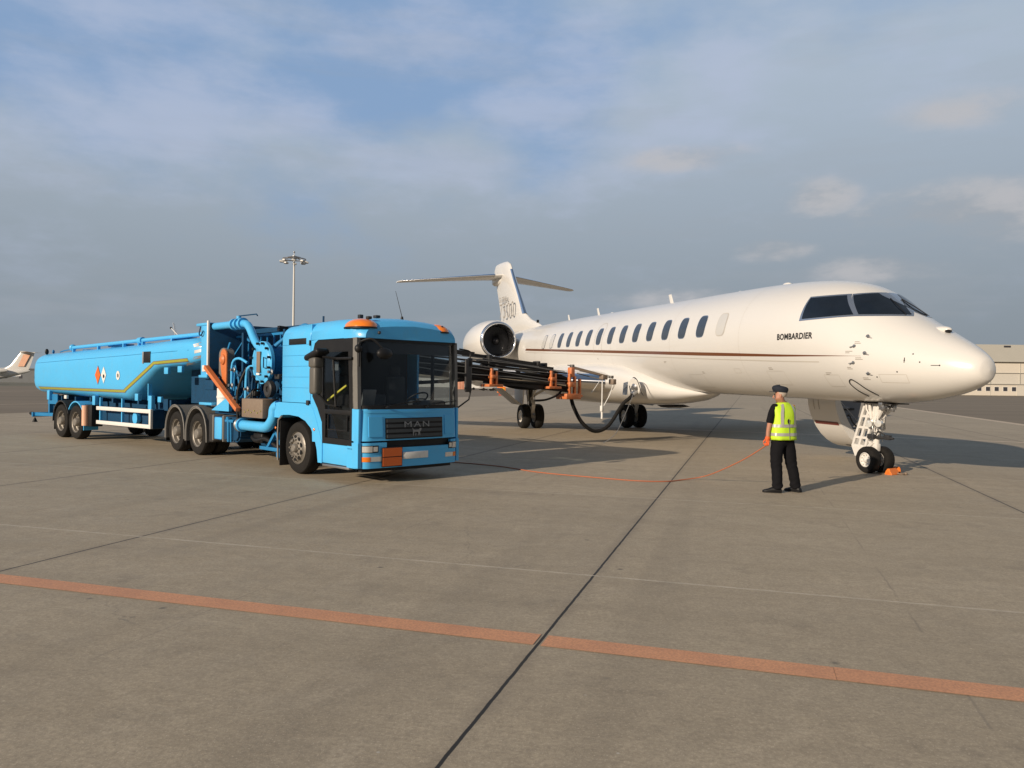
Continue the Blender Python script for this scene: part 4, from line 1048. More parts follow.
# chassis
bm = BM()
for s in (-1,1): box(bm, -6.7,1.2,s*.36,s*.44,.70,.98)
for x in (-6.6,-5.5,-4.2,-3.0,-1.8): box(bm, x-.05,x+.05,-.36,.36,.74,.94)
for x in (-.1,-4.78,-6.06): cyl(bm, (x,-1.0,.487), (x,1.0,.487), .09); ball(bm, (x,0,.487), .22, 1,1,1)
cyl(bm, (-4.78,0,.50), (-1.0,0,.70), .05)
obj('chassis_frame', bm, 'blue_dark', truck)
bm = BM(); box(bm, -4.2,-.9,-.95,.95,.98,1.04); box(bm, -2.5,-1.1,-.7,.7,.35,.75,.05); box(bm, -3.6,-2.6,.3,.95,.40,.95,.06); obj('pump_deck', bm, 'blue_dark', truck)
for s in (-1,1):
    for xw in (-4.78,-6.06):
        bm = BM(); P = []; Q = []
        for k in range(13):
            a = PI*(.98-.96*k/12); P.append((xw+.60*math.cos(a), .50+.62*math.sin(a))); Q.append((xw+.565*math.cos(a), .50+.575*math.sin(a)))
        P = [(P[0][0]-.005,.30)]+P+[(P[-1][0]+.01,.33)]; Q = [(Q[0][0],.30)]+Q+[(Q[-1][0],.33)]
        A = [[bm.verts.new((u,c,v)) for u, v in Z_] for Z_ in (P, Q) for c in (s*1.15,s*.50)]
        for k in range(len(P)-1):
            bm.faces.new((A[0][k],A[0][k+1],A[2][k+1],A[2][k])); bm.faces.new((A[1][k],A[1][k+1],A[3][k+1],A[3][k])); bm.faces.new((A[0][k],A[0][k+1],A[1][k+1],A[1][k])); bm.faces.new((A[2][k],A[2][k+1],A[3][k+1],A[3][k]))
        tube(bm, [(u,s*1.15,v) for u, v in P], .018, 6)
        obj('rear_fender', bm, 'grey', truck, ang=40)
    bm = BM(); box(bm, -6.72,-6.69,s*1.12,s*.55,.22,.75); box(bm, -5.43,-5.41,s*1.12,s*.55,.2,.7); obj('mudflap', bm, 'black', truck)
    bm = BM(); box(bm, -4.15,-3.9,s*1.12,s*.6,.35,.98,.03); obj('side_panel', bm, 'dgrey', truck)
# fuel tank with straps
bm = BM(); prism(bm, [(-3.80,.50),(-3.74,.42),(-2.70,.42),(-2.58,.52),(-2.58,.84),(-2.70,.94),(-3.74,.94),(-3.80,.86)], 'y', -1.12,-.55, bev=.04); ft = obj('fuel_tank', bm, 'blue_dark', truck, ang=30)
bm = BM()
for x in (-3.86,-3.34): box(bm, x-.035,x+.035,-1.15,-.52,.39,.97,.03)
obj('tank_strap', bm, 'grey', ft)
bm = BM(); box(bm, -3.80,-3.42,-1.135,-1.10,.44,.92,.03); obj('tank_panel', bm, 'blue', ft)
bm = BM(); tube(bm, [(-3.0,-1.16,.42),(-3.0,-1.17,.86),(-3.1,-1.15,.92)], .03, 8, smooth=4); tube(bm, [(-2.88,-1.16,.42),(-2.88,-1.17,.86)], .02, 8); tube(bm, [(-3.15,-1.15,.86),(-2.75,-1.15,.86)], .035, 8); obj('tank_pipe', bm, 'blue_old_shaded', ft)
# big light pipe to the fender, control box, deck items
bm = BM(); tube(bm, [(-2.50,-1.10,.80),(-1.75,-1.10,.80),(-1.35,-1.10,.82),(-1.12,-1.10,.98),(-1.08,-1.09,1.18),(-.98,-1.05,1.25)], .105, 16, smooth=5); lathe(bm, [(.0,-.03),(.145,-.03),(.145,.03),(.10,.03)], (-2.46,-1.10,.80), (1,0,0), 20); obj('delivery_pipe', bm, 'blue', truck, ang=50)
bm = BM(); lathe(bm, [(.0,-.05),(.13,-.05),(.15,.0),(.13,.05),(.11,.05)], (-2.56,-1.10,.80), (1,0,0), 20); obj('pipe_coupling', bm, 'steel', truck)
bm = BM(); box(bm, -2.40,-1.46,-1.16,-.80,.97,1.36,.025); cb = obj('control_box', bm, 'brownbox', truck)
bm = BM()
for k in range(6): cyl(bm, (-2.22+.14*k,-1.165,1.08+.04*(k%2)), (-2.22+.14*k,-1.175,1.08+.04*(k%2)), .012)
obj('box_screw', bm, 'yellow', cb)
bm = BM(); lathe(bm, [(.0,.0),(.05,.0),(.06,.03),(.13,.04),(.165,.02),(.17,-.06),(.13,-.10)], (-1.41,-1.06,1.56), (0,-1,0), 28); obj('hose_reel', bm, 'dgrey', truck)
bm = BM(); cyl(bm, (-3.72,-.90,1.10), (-3.72,-.90,1.55), .20, n=28); lathe(bm, [(.20,0),(.21,.02),(.21,.05),(.20,.07)], (-3.72,-.90,1.32), (0,0,1), 28); obj('white_drum', bm, 'offwhite', truck)
bm = BM(); box(bm, -4.75,-4.05,-1.10,-.85,1.16,1.22,.01); prism(bm, [(-4.0,1.06),(-3.1,1.06),(-3.1,1.34),(-3.2,1.36)], 'y', -1.12,-1.05); obj('deck_plate', bm, 'blue', truck)
# panel frame
bm = BM(); box(bm, -4.62,-4.20,-1.12,-1.06,1.80,3.0,.015); box(bm, -4.64,-4.18,-1.16,-1.04,1.78,1.84,.01); box(bm, -4.85,-4.18,-1.14,-.2,2.96,3.02,.01); obj('module_panel', bm, 'blue', truck)
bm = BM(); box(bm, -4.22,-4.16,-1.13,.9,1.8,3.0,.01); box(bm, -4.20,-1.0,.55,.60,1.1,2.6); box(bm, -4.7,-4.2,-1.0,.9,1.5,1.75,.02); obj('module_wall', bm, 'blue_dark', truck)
bm = BM(); box(bm, -4.215,-4.15,-1.155,-1.11,1.86,3.06,.006); box(bm, -4.45,-4.15,-1.16,-1.14,1.92,2.06,.004); obj('white_edge_strip', bm, 'offwhite', truck)
bm = BM(); tube(bm, [(-4.62,-1.13,2.94),(-4.6,-1.17,2.78),(-4.5,-1.17,2.74),(-4.42,-1.15,2.84)], .016, 6, smooth=4); obj('hook', bm, 'blue_dark', truck)
# orange loading-arm support
bm = BM(); beam(bm, (-4.12,-1.20,2.02), (-2.47,-1.20,1.12), .10,.085); obj('orange_strut', bm, 'orange', truck)
bm = BM(); beam(bm, (-4.16,-1.10,1.95), (-2.50,-1.10,1.03), .06,.10); obj('strut_shadow', bm, 'black', truck)  # black bar standing in for the dark shadow along the orange strut
bm = BM(); P = [(-3.42,1.55),(-3.42,2.30)]+[(-3.64+.22*math.cos(PI*k/8), 2.28+.16*math.sin(PI*k/8)) for k in range(1,8)]+[(-3.86,2.28),(-3.86,1.85)]
prism(bm, P, 'y', -1.02,-.86); arm = obj('arm_bracket', bm, 'grey', truck, ang=30)
bm = BM(); prism(bm, [(-3.40,1.45),(-3.40,2.28)]+[(-3.56+.16*math.cos(PI*k/8), 2.27+.14*math.sin(PI*k/8)) for k in range(1,8)]+[(-3.72,2.1),(-3.62,1.75)], 'y', -1.05,-1.02); lathe(bm, [(.0,.06),(.06,.06),(.11,.03),(.12,.0)], (-3.57,-1.05,2.18), (0,-1,0), 20); obj('arm_plate', bm, 'orange', arm, ang=30)
# filter vessel with bolted cover
vx, vz = -1.69, 2.09
bm = BM(); lathe(bm, [(.0,.9),(.30,.85),(.36,.6),(.36,-.95),(.0,-.95)], (vx,0,vz), (0,1,0), 36); obj('filter_vessel', bm, 'blue_old_shaded', truck, ang=50)
bm = BM(); lathe(bm, [(.38,.0),(.43,.0),(.43,-.07),(.36,-.075),(.33,-.10),(.0,-.13)], (vx,-1.0,vz), (0,1,0), 40); vc = obj('vessel_cover', bm, 'blue', truck, ang=35)
bm = BM()
for k in range(12):
    a = 2*PI*(k+.5)/12; p = (vx+.395*math.cos(a), -1.09, vz+.395*math.sin(a)); cyl(bm, p, (p[0],p[1]-.05,p[2]), .028, n=6)
obj('cover_bolt', bm, 'black', vc)
bm = BM(); box(bm, vx-.075,vx+.075,-1.150,-1.12,vz-.20,vz+.22,.004); g_ = obj('gauge', bm, 'brownbox', vc)
bm = BM(); box(bm, vx-.07,vx+.07,-1.155,-1.15,vz-.25,vz-.21); obj('gauge_label', bm, 'offwhite', g_)
bm = BM(); tube(bm, [(vx+.2,-1.13,vz+.1),(vx+.28,-1.17,vz+.1),(vx+.28,-1.17,vz-.1),(vx+.2,-1.13,vz-.1)], .012, 6); obj('cover_handle', bm, 'blue_dark', vc)
bm = BM()
tube(bm, [(-4.12,-1.0,2.93),(-3.2,-1.0,2.93),(-2.62,-1.0,2.92),(-2.40,-1.0,2.82),(-2.20,-1.0,2.60),(-2.02,-1.0,2.45),(-1.88,-.98,2.38)], .082, 14, smooth=5)
for x in (-3.12,-2.92,-2.72): lathe(bm, [(.0,-.03),(.125,-.03),(.125,.03),(.0,.03)], (x,-1.0,2.93), (1,0,0), 20)
cyl(bm, (-2.92,-1.0,2.95), (-2.92,-1.0,3.10), .05); obj('overhead_pipe', bm, 'blue', truck, ang=50)
bm = BM(); tube(bm, [(-2.92,-1.0,3.10),(-2.1,-1.0,3.095),(-2.05,-1.0,3.06)], .014, 6); obj('valve_lever', bm, 'blue_dark', truck)
# clutter of the pump module: deeper pipes, hoses and frames
random.seed(21)
bm = BM()
for k in range(16):
    x = random.uniform(-4.1,-.9); y = random.uniform(-.85,.4); z = random.uniform(1.1,2.5)
    d = random.choice([(1,0,0),(0,0,1),(0,0,1),(.6,0,.7),(0,1,0)]); l = random.uniform(.3,.9); r = random.choice([.015,.02,.03,.04])
    p0 = Vector((x,y,z)); p1 = p0+Vector(d)*l; p2 = p1+Vector(random.choice([(.15,0,.2),(-.15,0,-.25),(.2,0,0),(0,.2,.1)]))
    if max(p1.z,p2.z) > 2.75 or max(p1.x,p2.x) > -.82 : continue
    tube(bm, [p0,p1,p2], r, 8, smooth=3)
obj('pump_piping', bm, 'blue_old_shaded', truck, ang=50)
bm = BM()
for k in range(14):
    x = random.uniform(-4.0,-1.1); y = random.uniform(-.7,.3); z = random.uniform(1.05,2.2); s_ = random.uniform(.06,.18)
    box(bm, x-s_,x+s_,y-s_,y+s_,z,z+s_*1.6,.02); 
for x in (-2.95,-1.1): box(bm, x-.04,x+.04,-.9,-.82,1.04,2.75)
box(bm, -3.6,-3.1,-.6,.2,1.05,1.9,.05); ball(bm, (-2.6,-.2,1.5), .35)
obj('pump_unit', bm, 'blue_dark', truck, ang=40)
random.seed(5)
for k in range(20):
    x0 = random.uniform(-3.35,-1.15); z0 = random.uniform(1.08,1.7); y0 = random.uniform(-1.05,-.75); h_ = random.uniform(.25,.8); bm = BM()
    if 1.0 < z0 and (x0+1.69)**2+(z0+h_-2.09)**2 < .30: continue
    dx = random.choice([.12,.2,-.15,.3]); r_ = random.choice([.012,.014,.018,.024])
    tube(bm, [(x0,y0,z0-.05),(x0,y0,z0+h_*.5),(x0+.03,y0,z0+h_*.85),(x0+dx*.6,y0-.01,z0+h_),(x0+dx,y0,z0+h_*.8),(x0+dx*1.05,y0+.03,z0+h_*.35)], r_, 8, smooth=4)
    if k % 2: lathe(bm, [(.0,-.03),(.045,-.03),(.045,.03),(.0,.03)], (x0,y0,z0+h_*.4), (0,0,1), 10); box(bm, x0-.05,x0+.05,y0-.06,y0+.03,z0+h_*.3,z0+h_*.38,.01)
    obj('small_pipe', bm, ['blue','blue_old_shaded','blue_old_shaded','blue_dark'][k % 4], truck, ang=50)
bm = BM(); tube(bm, [(-3.28,-.98,1.15),(-3.24,-1.0,1.7),(-3.2,-1.0,2.1),(-3.0,-.95,2.2),(-2.7,-.9,2.1)], .03, 8, smooth=4); tube(bm, [(-2.55,-1.0,1.2),(-2.52,-1.0,1.85),(-2.4,-1.0,2.0),(-2.2,-.98,2.02)], .035, 8, smooth=4); obj('riser_pipe', bm, 'blue', truck, ang=50)
for x0, z0 in ((-3.0,1.62),(-2.75,1.35),(-2.25,1.55),(-2.9,1.95),(-1.2,1.9)):
    bm = BM(); lathe(bm, [(.0,.0),(.05,.0),(.055,-.03),(.03,-.04),(.03,-.1),(.0,-.1)], (x0,-1.08,z0), (0,1,0), 16); obj('pressure_gauge', bm, 'steel', truck)
    bm = BM(); box(bm, x0-.09,x0+.10,-1.0,-.86,z0-.14,z0-.04,.015); obj('valve_block', bm, 'dgrey' if x0 > -2.5 else 'blue_dark', truck)
bm = BM()
for k in range(9): beam(bm, (-4.1,-.62,2.2-.0*k), (-3.3,-.62,2.75), .03,.03) if k == 0 else beam(bm, (-4.1+.3*k,-.5,1.1), (-4.1+.3*k,-.5,2.72), .03,.03)
beam(bm, (-4.1,-.5,2.72), (-1.0,-.5,2.72), .05,.05); beam(bm, (-3.9,-.95,1.9), (-3.45,-.95,2.55), .03,.05); beam(bm, (-3.2,-.7,2.65), (-2.3,-.7,2.35), .04,.04)
obj('pump_frame', bm, 'blue_old_shaded', truck)
bm = BM()
for i, (dz, dx) in enumerate(((0,0),(.05,.05))): tube(bm, [(-.72,-.55,2.74+dz),(-.90,-.6,2.78+dz),(-1.25,-.75,2.62),(-1.55+dx,-.88,2.42)], .035, 8, smooth=6)
obj('air_hose', bm, 'blue_old_shaded', truck, ang=50)
bm = BM()
for k in range(5): tube(bm, [(-2.5+.1*k,-1.02,1.02),(-2.5+.1*k,-1.06,1.3+.05*k),(-2.3+.05*k,-.9,1.55)], .014, 6, smooth=4)
tube(bm, [(-2.62,-1.12,.7),(-2.62,-1.14,1.5),(-2.5,-1.0,2.0)], .03, 8, smooth=4)
tube(bm, [(-2.3,-.95,.55),(-2.0,-1.0,.5),(-1.7,-.95,.55),(-1.3,-.9,.4)], .05, 8, smooth=4); box(bm, -2.2,-1.8,-1.0,-.7,.45,.66,.04); cyl(bm, (-2.0,-.95,.66), (-2.0,-.95,.74), .05)
obj('air_line', bm, 'black', truck, ang=50)
bm = BM(); beam(bm, (-1.6,-.95,.38), (-1.25,-.95,.72), .08,.06); beam(bm, (-1.25,-.95,.72), (-.95,-.95,.38), .08,.06); box(bm, -1.9,-.85,-1.0,-.85,.33,.40,.01); box(bm, -1.3,-.95,-.95,-.7,.2,.34,.03); obj('tank_bracket', bm, 'blue_old_shaded', truck)
# boom cradle beams and the boom itself
bm = BM(); box(bm, -4.1,-.8,-.1,-.02,2.82,2.92); box(bm, -4.1,-.8,.5,.58,2.82,2.92); box(bm, -2.75,-2.3,-.25,.25,1.04,2.7,.03); box(bm, -2.8,-2.2,-.3,.5,2.6,2.78,.02); cyl(bm, (-1.05,-.06,2.9), (-1.05,-.06,3.06), .02)
obj('boom_cradle', bm, 'blue_dark', truck)
B0 = Vector((-2.45,.1,2.84)); 
def bpt(t, dx=0, dz=0):            # boom centre line, t = metres outwards
    return Vector((-2.49+.085*t+dx, t, 2.84-.078*t+dz))
boom = bpy.data.objects.new('delivery_boom', None); COL.objects.link(boom); boom.parent = truck
bm = BM(); beam(bm, bpt(-.3), bpt(4.9,0,.02), .12,.11); beam(bm, bpt(4.6,-.02,.0), bpt(7.15,0,-.02), .10,.09)
beam(bm, bpt(5.0,.05,-.14), bpt(7.6,.05,-.10), .12,.11); beam(bm, bpt(7.1,0,-.05), bpt(8.35,.0,-.34), .07,.07); beam(bm, bpt(.2,.1,-.30), bpt(5.3,.1,-.36), .16,.15)
beam(bm, bpt(.2,.08,-.55), bpt(5.4,.10,-.55), .16,.20); beam(bm, bpt(5.2,.1,-.42), bpt(8.1,.08,-.40), .20,.18); beam(bm, bpt(5.2,.12,-.62), bpt(8.15,.1,-.62), .20,.16)
box(bm, -2.17,-1.90,5.30,5.42,1.9,2.48,.02); box(bm, -1.98,-1.80,7.3,7.42,1.95,2.32,.02); box(bm, -2.0,-1.78,7.02,7.12,2.2,2.36,.02)
for t in (4.5,5.1,5.7,6.3,6.9,7.5): box(bm, *(lambda p: (p.x-.07,p.x+.07,p.y-.03,p.y+.03,p.z-.07,p.z+.07))(bpt(t,.12,-.28)), .01)
obj('boom_beam', bm, 'black', boom)
bm = BM()
for dx, dz, r in ((.2,-.20,.025),(.24,-.34,.034),(.23,-.46,.036),(.0,-.24,.025),(.26,-.58,.034)):
    tube(bm, [bpt(t, dx+.02*math.sin(t*2.1+dz*9), dz-.03*math.sin(t*1.7+dx*20)) for t in (.3,1.5,2.7,3.9,4.8,5.6,6.4,7.2,8.0)], r, 8, smooth=3)
tube(bm, [(-1.95,2.6,1.70),(-1.98,4.2,1.79),(-1.97,4.95,1.85),(-1.92,5.45,1.84),(-1.90,6.03,1.665),(-1.87,6.8,1.60),(-1.76,7.4,1.65),(-1.72,8.0,1.62)], .045, 10, smooth=5)
tube(bm, [(-1.7,7.9,1.55),(-1.6,7.6,1.42),(-1.55,7.1,1.3),(-1.5,6.6,1.28)], .03, 8, smooth=5)
obj('boom_hose', bm, 'rubber', boom)
for dx, dz, r in ((.30,-.26,.014),(.31,-.38,.012),(.30,-.50,.015),(.22,-.10,.012),(.3,-.15,.01)):
    bm = BM(); tube(bm, [bpt(t, dx, dz-.03*math.sin(t*1.3+dz*20)) for t in (1.5,2.7,3.9,4.8,5.6,6.4,7.2,7.9)], r, 6, smooth=3); obj('hydraulic_pipe', bm, 'grey', boom)
bm = BM(); beam(bm, bpt(6.1,.22,-.27), bpt(8.1,.18,-.33), .03,.04); beam(bm, bpt(4.6,.22,-.12), bpt(7.0,.16,-.09), .02,.025); beam(bm, bpt(6.3,.27,-.5), bpt(7.9,.25,-.46), .03,.03); box(bm, -2.12,-1.9,5.5,5.9,2.13,2.24,.02); obj('boom_rail', bm, 'grey', boom)
for t, w, h, zc, n_ in ((5.38,.16,.44,1.90,2),(7.45,.16,.46,1.87,2),(8.2,.22,.62,1.72,3)):
    bm = BM(); p = bpt(t); x = p.x+.28
    for k in range(n_): box(bm, x-.02,x+.06,t-w*1.1+k*w*1.0,t-w*1.1+k*w*1.0+.07,zc-h/2,zc+h/2-(.07*k%.15),.01)
    box(bm, x-.25,x+.1,t-w*1.8,t+w*1.3,zc-h/2-.04,zc-h/2+.03,.01); box(bm, x-.06,x+.1,t-w*1.2,t-w*.2,zc-h*.1,zc+h*.12,.02)
    if n_ == 3: box(bm, x-.3,x+.12,t-.42,t+.2,zc-h/2-.10,zc-h/2+.06,.02); box(bm, x-.1,x+.05,t-.16,t+.0,zc+h/2-.1,zc+h/2+.18,.02)
    obj('hose_clamp_frame', bm, 'orange', boom)
bm = BM(); beam(bm, (-1.72,8.30,2.22), (-1.30,9.30,2.0), .05,.06); box(bm, -1.42,-1.26,9.2,9.42,1.88,2.02,.02); box(bm, -1.34,-1.16,9.55,9.70,1.74,1.90,.02); obj('coupling_arm', bm, 'brownbox', boom)
bm = BM(); beam(bm, (-1.75,8.2,2.28), (-1.30,9.55,1.98), .025,.025); beam(bm, (-1.6,8.55,2.12), (-1.22,9.60,1.92), .02,.02); beam(bm, (-1.66,8.5,2.05), (-1.33,9.2,1.88), .03,.03); box(bm, -1.76,-1.66,8.3,8.4,2.2,2.3,.01); box(bm, -1.3,-1.2,9.5,9.62,1.92,2.0,.01); obj('arm_linkage', bm, 'grey', boom)
bm = BM(); tube(bm, [(-1.33,9.25,1.90),(-1.34,9.26,1.3),(-1.33,9.24,1.1)], .018, 6); tube(bm, [(-1.2,9.62,1.8),(-1.24,9.5,1.45),(-1.3,9.3,1.12)], .012, 6); tube(bm, [(-1.36,9.2,1.88),(-1.42,9.05,1.65),(-1.5,8.95,1.48)], .008, 6); cyl(bm, (-1.33,9.25,.74), (-1.33,9.25,1.10), .03); box(bm, -1.37,-1.29,9.2,9.3,.95,1.12,.01); obj('hanging_strap', bm, 'offwhite', boom)

for o in list(truck.children):        # the far corner of the cab is drawn in a little
    nm = o.name.split('.')[0]
    if nm in ('wheel','delivery_boom') or not o.data: continue
    for q in [o]+list(o.children_recursive):
        if q.data and all(v.co.x > -.85 for v in q.data.vertices):
            for v in q.data.vertices:
                if v.co.y > 0: v.co.y *= .925
# ------------------------------------------------------------------ delivery hose and control cable
bm = BM()
tube(bm, [(1.67,21.9,1.45),(1.69,21.9,1.37),(1.79,21.95,1.05),(2.04,22,.62),(2.42,22.2,.38),(2.84,22.4,.54),(3.26,22.6,1.14),(3.48,22.7,1.33),(3.62,22.78,1.47)], .055, 12, smooth=6)
hose = tag(obj('fuel_hose', bm, 'rubber', None, ang=60), 'black rubber fuelling hose sagging from the boom end up to the jet belly', 'hose')
bm = BM(); tube(bm, [(3.58,22.76,1.43),(3.70,22.84,1.54)], .08, 12); obj('hose_coupling', bm, 'steel', hose)
bm = BM(); tube(bm, [(3.60,22.7,1.45),(3.35,22.5,.9),(3.05,22.4,.30),(2.7,22.45,.02)], .010, 6, smooth=5)
tag(obj('bonding_cable', bm, 'steel', None), 'thin grey bonding cable hanging from the jet belly to the ground', 'cable')

# ------------------------------------------------------------------ tank trailer
TB = (.678,.735)
trailer = thing('tank_trailer', 'long light blue tank semi-trailer with a yellow reflective line, coupled behind the pump chassis', 'trailer',
                (-11.664,22.682,0), math.atan2(-.6303,.7764))
KT = [(-3.95,1.42,2.36),(-3.92,1.32,2.44),(-3.84,1.27,2.49),(-3.6,1.25,2.51),(3.35,1.13,2.66),(3.6,1.17,2.665),(5.15,1.86,2.70),(5.5,1.95,2.71),(7.0,2.02,2.745),(7.35,2.06,2.74),(7.62,2.14,2.68),(7.75,2.25,2.55)]
def tsec(x):
    for a, b in zip(KT, KT[1:]):
        if a[0] <= x <= b[0]:
            t = (x-a[0])/(b[0]-a[0]); return a[1]+(b[1]-a[1])*t, a[2]+(b[2]-a[2])*t
    return (KT[0] if x < 0 else KT[-1])[1:]
def twid(x): return 1.2 if -3.5 < x < 7.0 else (1.2-.06*((-3.5-x)/.4)**2 if x < 0 else 1.2-.22*((x-7.)/.75)**2)
def tring(x, grow=0., n=64):
    b, t = tsec(x); w = twid(x)+grow; zc = b+(t-b)*.44; e1 = 2/5.; e2 = 2/3.8; out = []
    for k in range(n):
        a = 2*PI*k/n; c, s = math.cos(a), math.sin(a)
        out.append(Vector((x, w*math.copysign(abs(c)**e1,c), zc+((t-zc+grow) if s > 0 else (zc-b+grow))*math.copysign(abs(s)**e2,s))))
    return out
def ty(x, z, off=.004):
    b, t = tsec(x); w = twid(x); zc = b+(t-b)*.44; h = (t-zc) if z > zc else (zc-b); s = min(1, abs((z-zc)/h))
    th = s**(3.8/2); c = math.sqrt(max(0, 1-th*th)); return -(w*c**(2/5.)+off)
bm = BM(); xs = [-3.95,-3.92,-3.88,-3.84,-3.7,-3.6,-3.4]+[-3.4+.45*i for i in range(1,15)]+[3.2,3.35,3.48,3.6,4.1,4.6,5.0,5.15,5.35,5.5,6.2,7.0,7.2,7.35,7.5,7.62,7.7,7.75]
loft(bm, [tring(x) for x in xs]); tank = obj('tank', bm, 'blue', trailer, ang=38)
def tstrip(bm, pts, w, off=.006, sub=14):
    Q = []
    for a, b in zip(pts, pts[1:]):
        for k in range(sub): Q.append((a[0]+(b[0]-a[0])*k/sub, a[1]+(b[1]-a[1])*k/sub))
    Q.append(pts[-1]); L_ = []
    for i, (x, z) in enumerate(Q):
        a = Q[max(i-1,0)]; b = Q[min(i+1,len(Q)-1)]; dx, dz = b[0]-a[0], b[1]-a[1]; l = math.hypot(dx,dz); nx, nz = -dz/l*w/2, dx/l*w/2
        L_.append([bm.verts.new((x+nx*f, ty(x+nx*f, z+nz*f, off), z+nz*f)) for f in (-1,-.33,.33,1)])
    for a, b in zip(L_, L_[1:]):
        for i in range(3): bm.faces.new((a[i],b[i],b[i+1],a[i+1]))
YL = [(-3.90,1.43),(3.42,1.41),(5.30,2.13),(7.15,2.19)]
bm = BM(); tstrip(bm, YL, .055); obj('reflective_line', bm, 'yellow', tank, ang=60)
bm = BM(); tstrip(bm, [(x, z+.038) for x, z in YL], .012, .008); tstrip(bm, [(x, z-.038) for x, z in YL], .012, .008); obj('line_edge', bm, 'brownbox', tank, ang=60)
bm = BM(); tstrip(bm, [(-3.6,2.19),(7.2,2.42)], .012, .003); obj('tank_seam', bm, 'blue_old_shaded', tank)
def tdecal(name, m_, x, z, P, off=.008):
    bm = BM(); c = bm.verts.new((x, ty(x,z,off), z)); V = [bm.verts.new((x+u, ty(x+u,z+v,off), z+v)) for u, v in P]
    for i in range(len(V)): bm.faces.new((c, V[i], V[(i+1)%len(V)]))
    return obj(name, bm, m_, tank, smooth=False)
dm = [(.19,0),(0,.24),(-.19,0),(0,-.24)]
tdecal('hazard_placard', 'redor', 1.70, 1.83, dm, .010); tdecal('placard_border', 'black', 1.70, 1.83, [(u*1.09,v*1.09) for u,v in dm], .006)
tdecal('hazard_placard', 'offwhite', 2.12, 1.83, [(u*.95,v*.95) for u,v in dm], .010); tdecal('placard_symbol', 'black', 2.14, 1.79, [(.06,0),(.03,.05),(-.05,.06),(-.06,-.02),(0,-.05)], .013)
tdecal('round_sticker', 'offwhite', 3.10, 1.82, [(.12*math.cos(2*PI*k/20), .12*math.sin(2*PI*k/20)) for k in range(20)], .010)
tdecal('sticker_print', 'grey', 3.10, 1.82, [(.06,.02),(.0,.06),(-.06,.02),(-.04,-.05),(.05,-.05)], .013)
bm = BM(); box(bm, 4.70,5.12,-1.215,-1.17,2.14,2.42,.01); sb = obj('display_box', bm, 'black', trailer)
bm = BM(); box(bm, 4.66,4.73,-1.222,-1.17,2.12,2.42,.008); obj('box_edge', bm, 'stripe_silver', sb)
bm = BM()
for k in range(4):
    a = Vector((7.66,-1.0+.02*k,2.06+.16*k)); 
    V = []
    for i in range(9):
        t = i/8; yy = -1.14+(.42)*t; zz = 2.08+.145*k+.20*t; V.append((yy, zz))
    def frontx(y, z):
        lo, hi = 7.0, 7.75
        for _ in range(24):
            m__ = (lo+hi)/2
            if ty(m__, z, 0) < y and tsec(m__)[0] < z < tsec(m__)[1]: lo = m__
            else: hi = m__
        return lo
    row = []
    for yy, zz in V:
        row.append([bm.verts.new((frontx(yy,zz-.03)+.012, yy, zz-.03)), bm.verts.new((frontx(yy,zz+.04)+.012, yy, zz+.04))])
    for p, q in zip(row, row[1:]): bm.faces.new((p[0],q[0],q[1],p[1]))
obj('silver_chevron', bm, 'stripe_silver', tank)
# top rail, walkway and small top fittings
bm = BM(); tube(bm, [(-1.35,-.86,2.64),(7.7,-.86,2.82)], .05, 10); ball(bm, (-1.3,-.86,2.64), .10); lathe(bm, [(.0,-.12),(.085,-.12),(.085,.12),(.0,.12)], (3.7,-.86,2.74), (1,0,.02), 16)
for x in (-1.2,.8,2.6,3.6,3.85,5.6,7.2): box(bm, x-.03,x+.03,-.90,-.82,2.52+.018*x,2.64+.02*x,.01)
obj('top_pipe', bm, 'blue', trailer, ang=40)
bm = BM(); box(bm, 1.3,2.5,-.80,-.55,2.62,2.68,.01); box(bm, 5.4,6.3,-.80,-.55,2.71,2.77,.01); tube(bm, [(-3.6,-.5,2.56),(-3.2,-.5,2.6),(-1.3,-.86,2.6)], .02, 6); ball(bm, (-3.6,-.7,2.56), .04, 1,1,1.5)
for x in (-2.2,.2,2.4,4.6,6.4): cyl(bm, (x,0,2.5+.02*x), (x,0,2.68+.022*x), .28)
obj('top_hatch', bm, 'blue_old_shaded', trailer)
bm = BM(); tube(bm, [(5.75,-.7,2.74),(5.2,-.72,3.02)], [.012,.010], 6); obj('whip_marker', bm, 'offwhite', trailer)
bm = BM(); ball(bm, (5.18,-.72,3.03), .028); ball(bm, (-3.55,-.9,2.55), .055, 1,1,1.7); obj('marker_tip', bm, 'black', trailer)
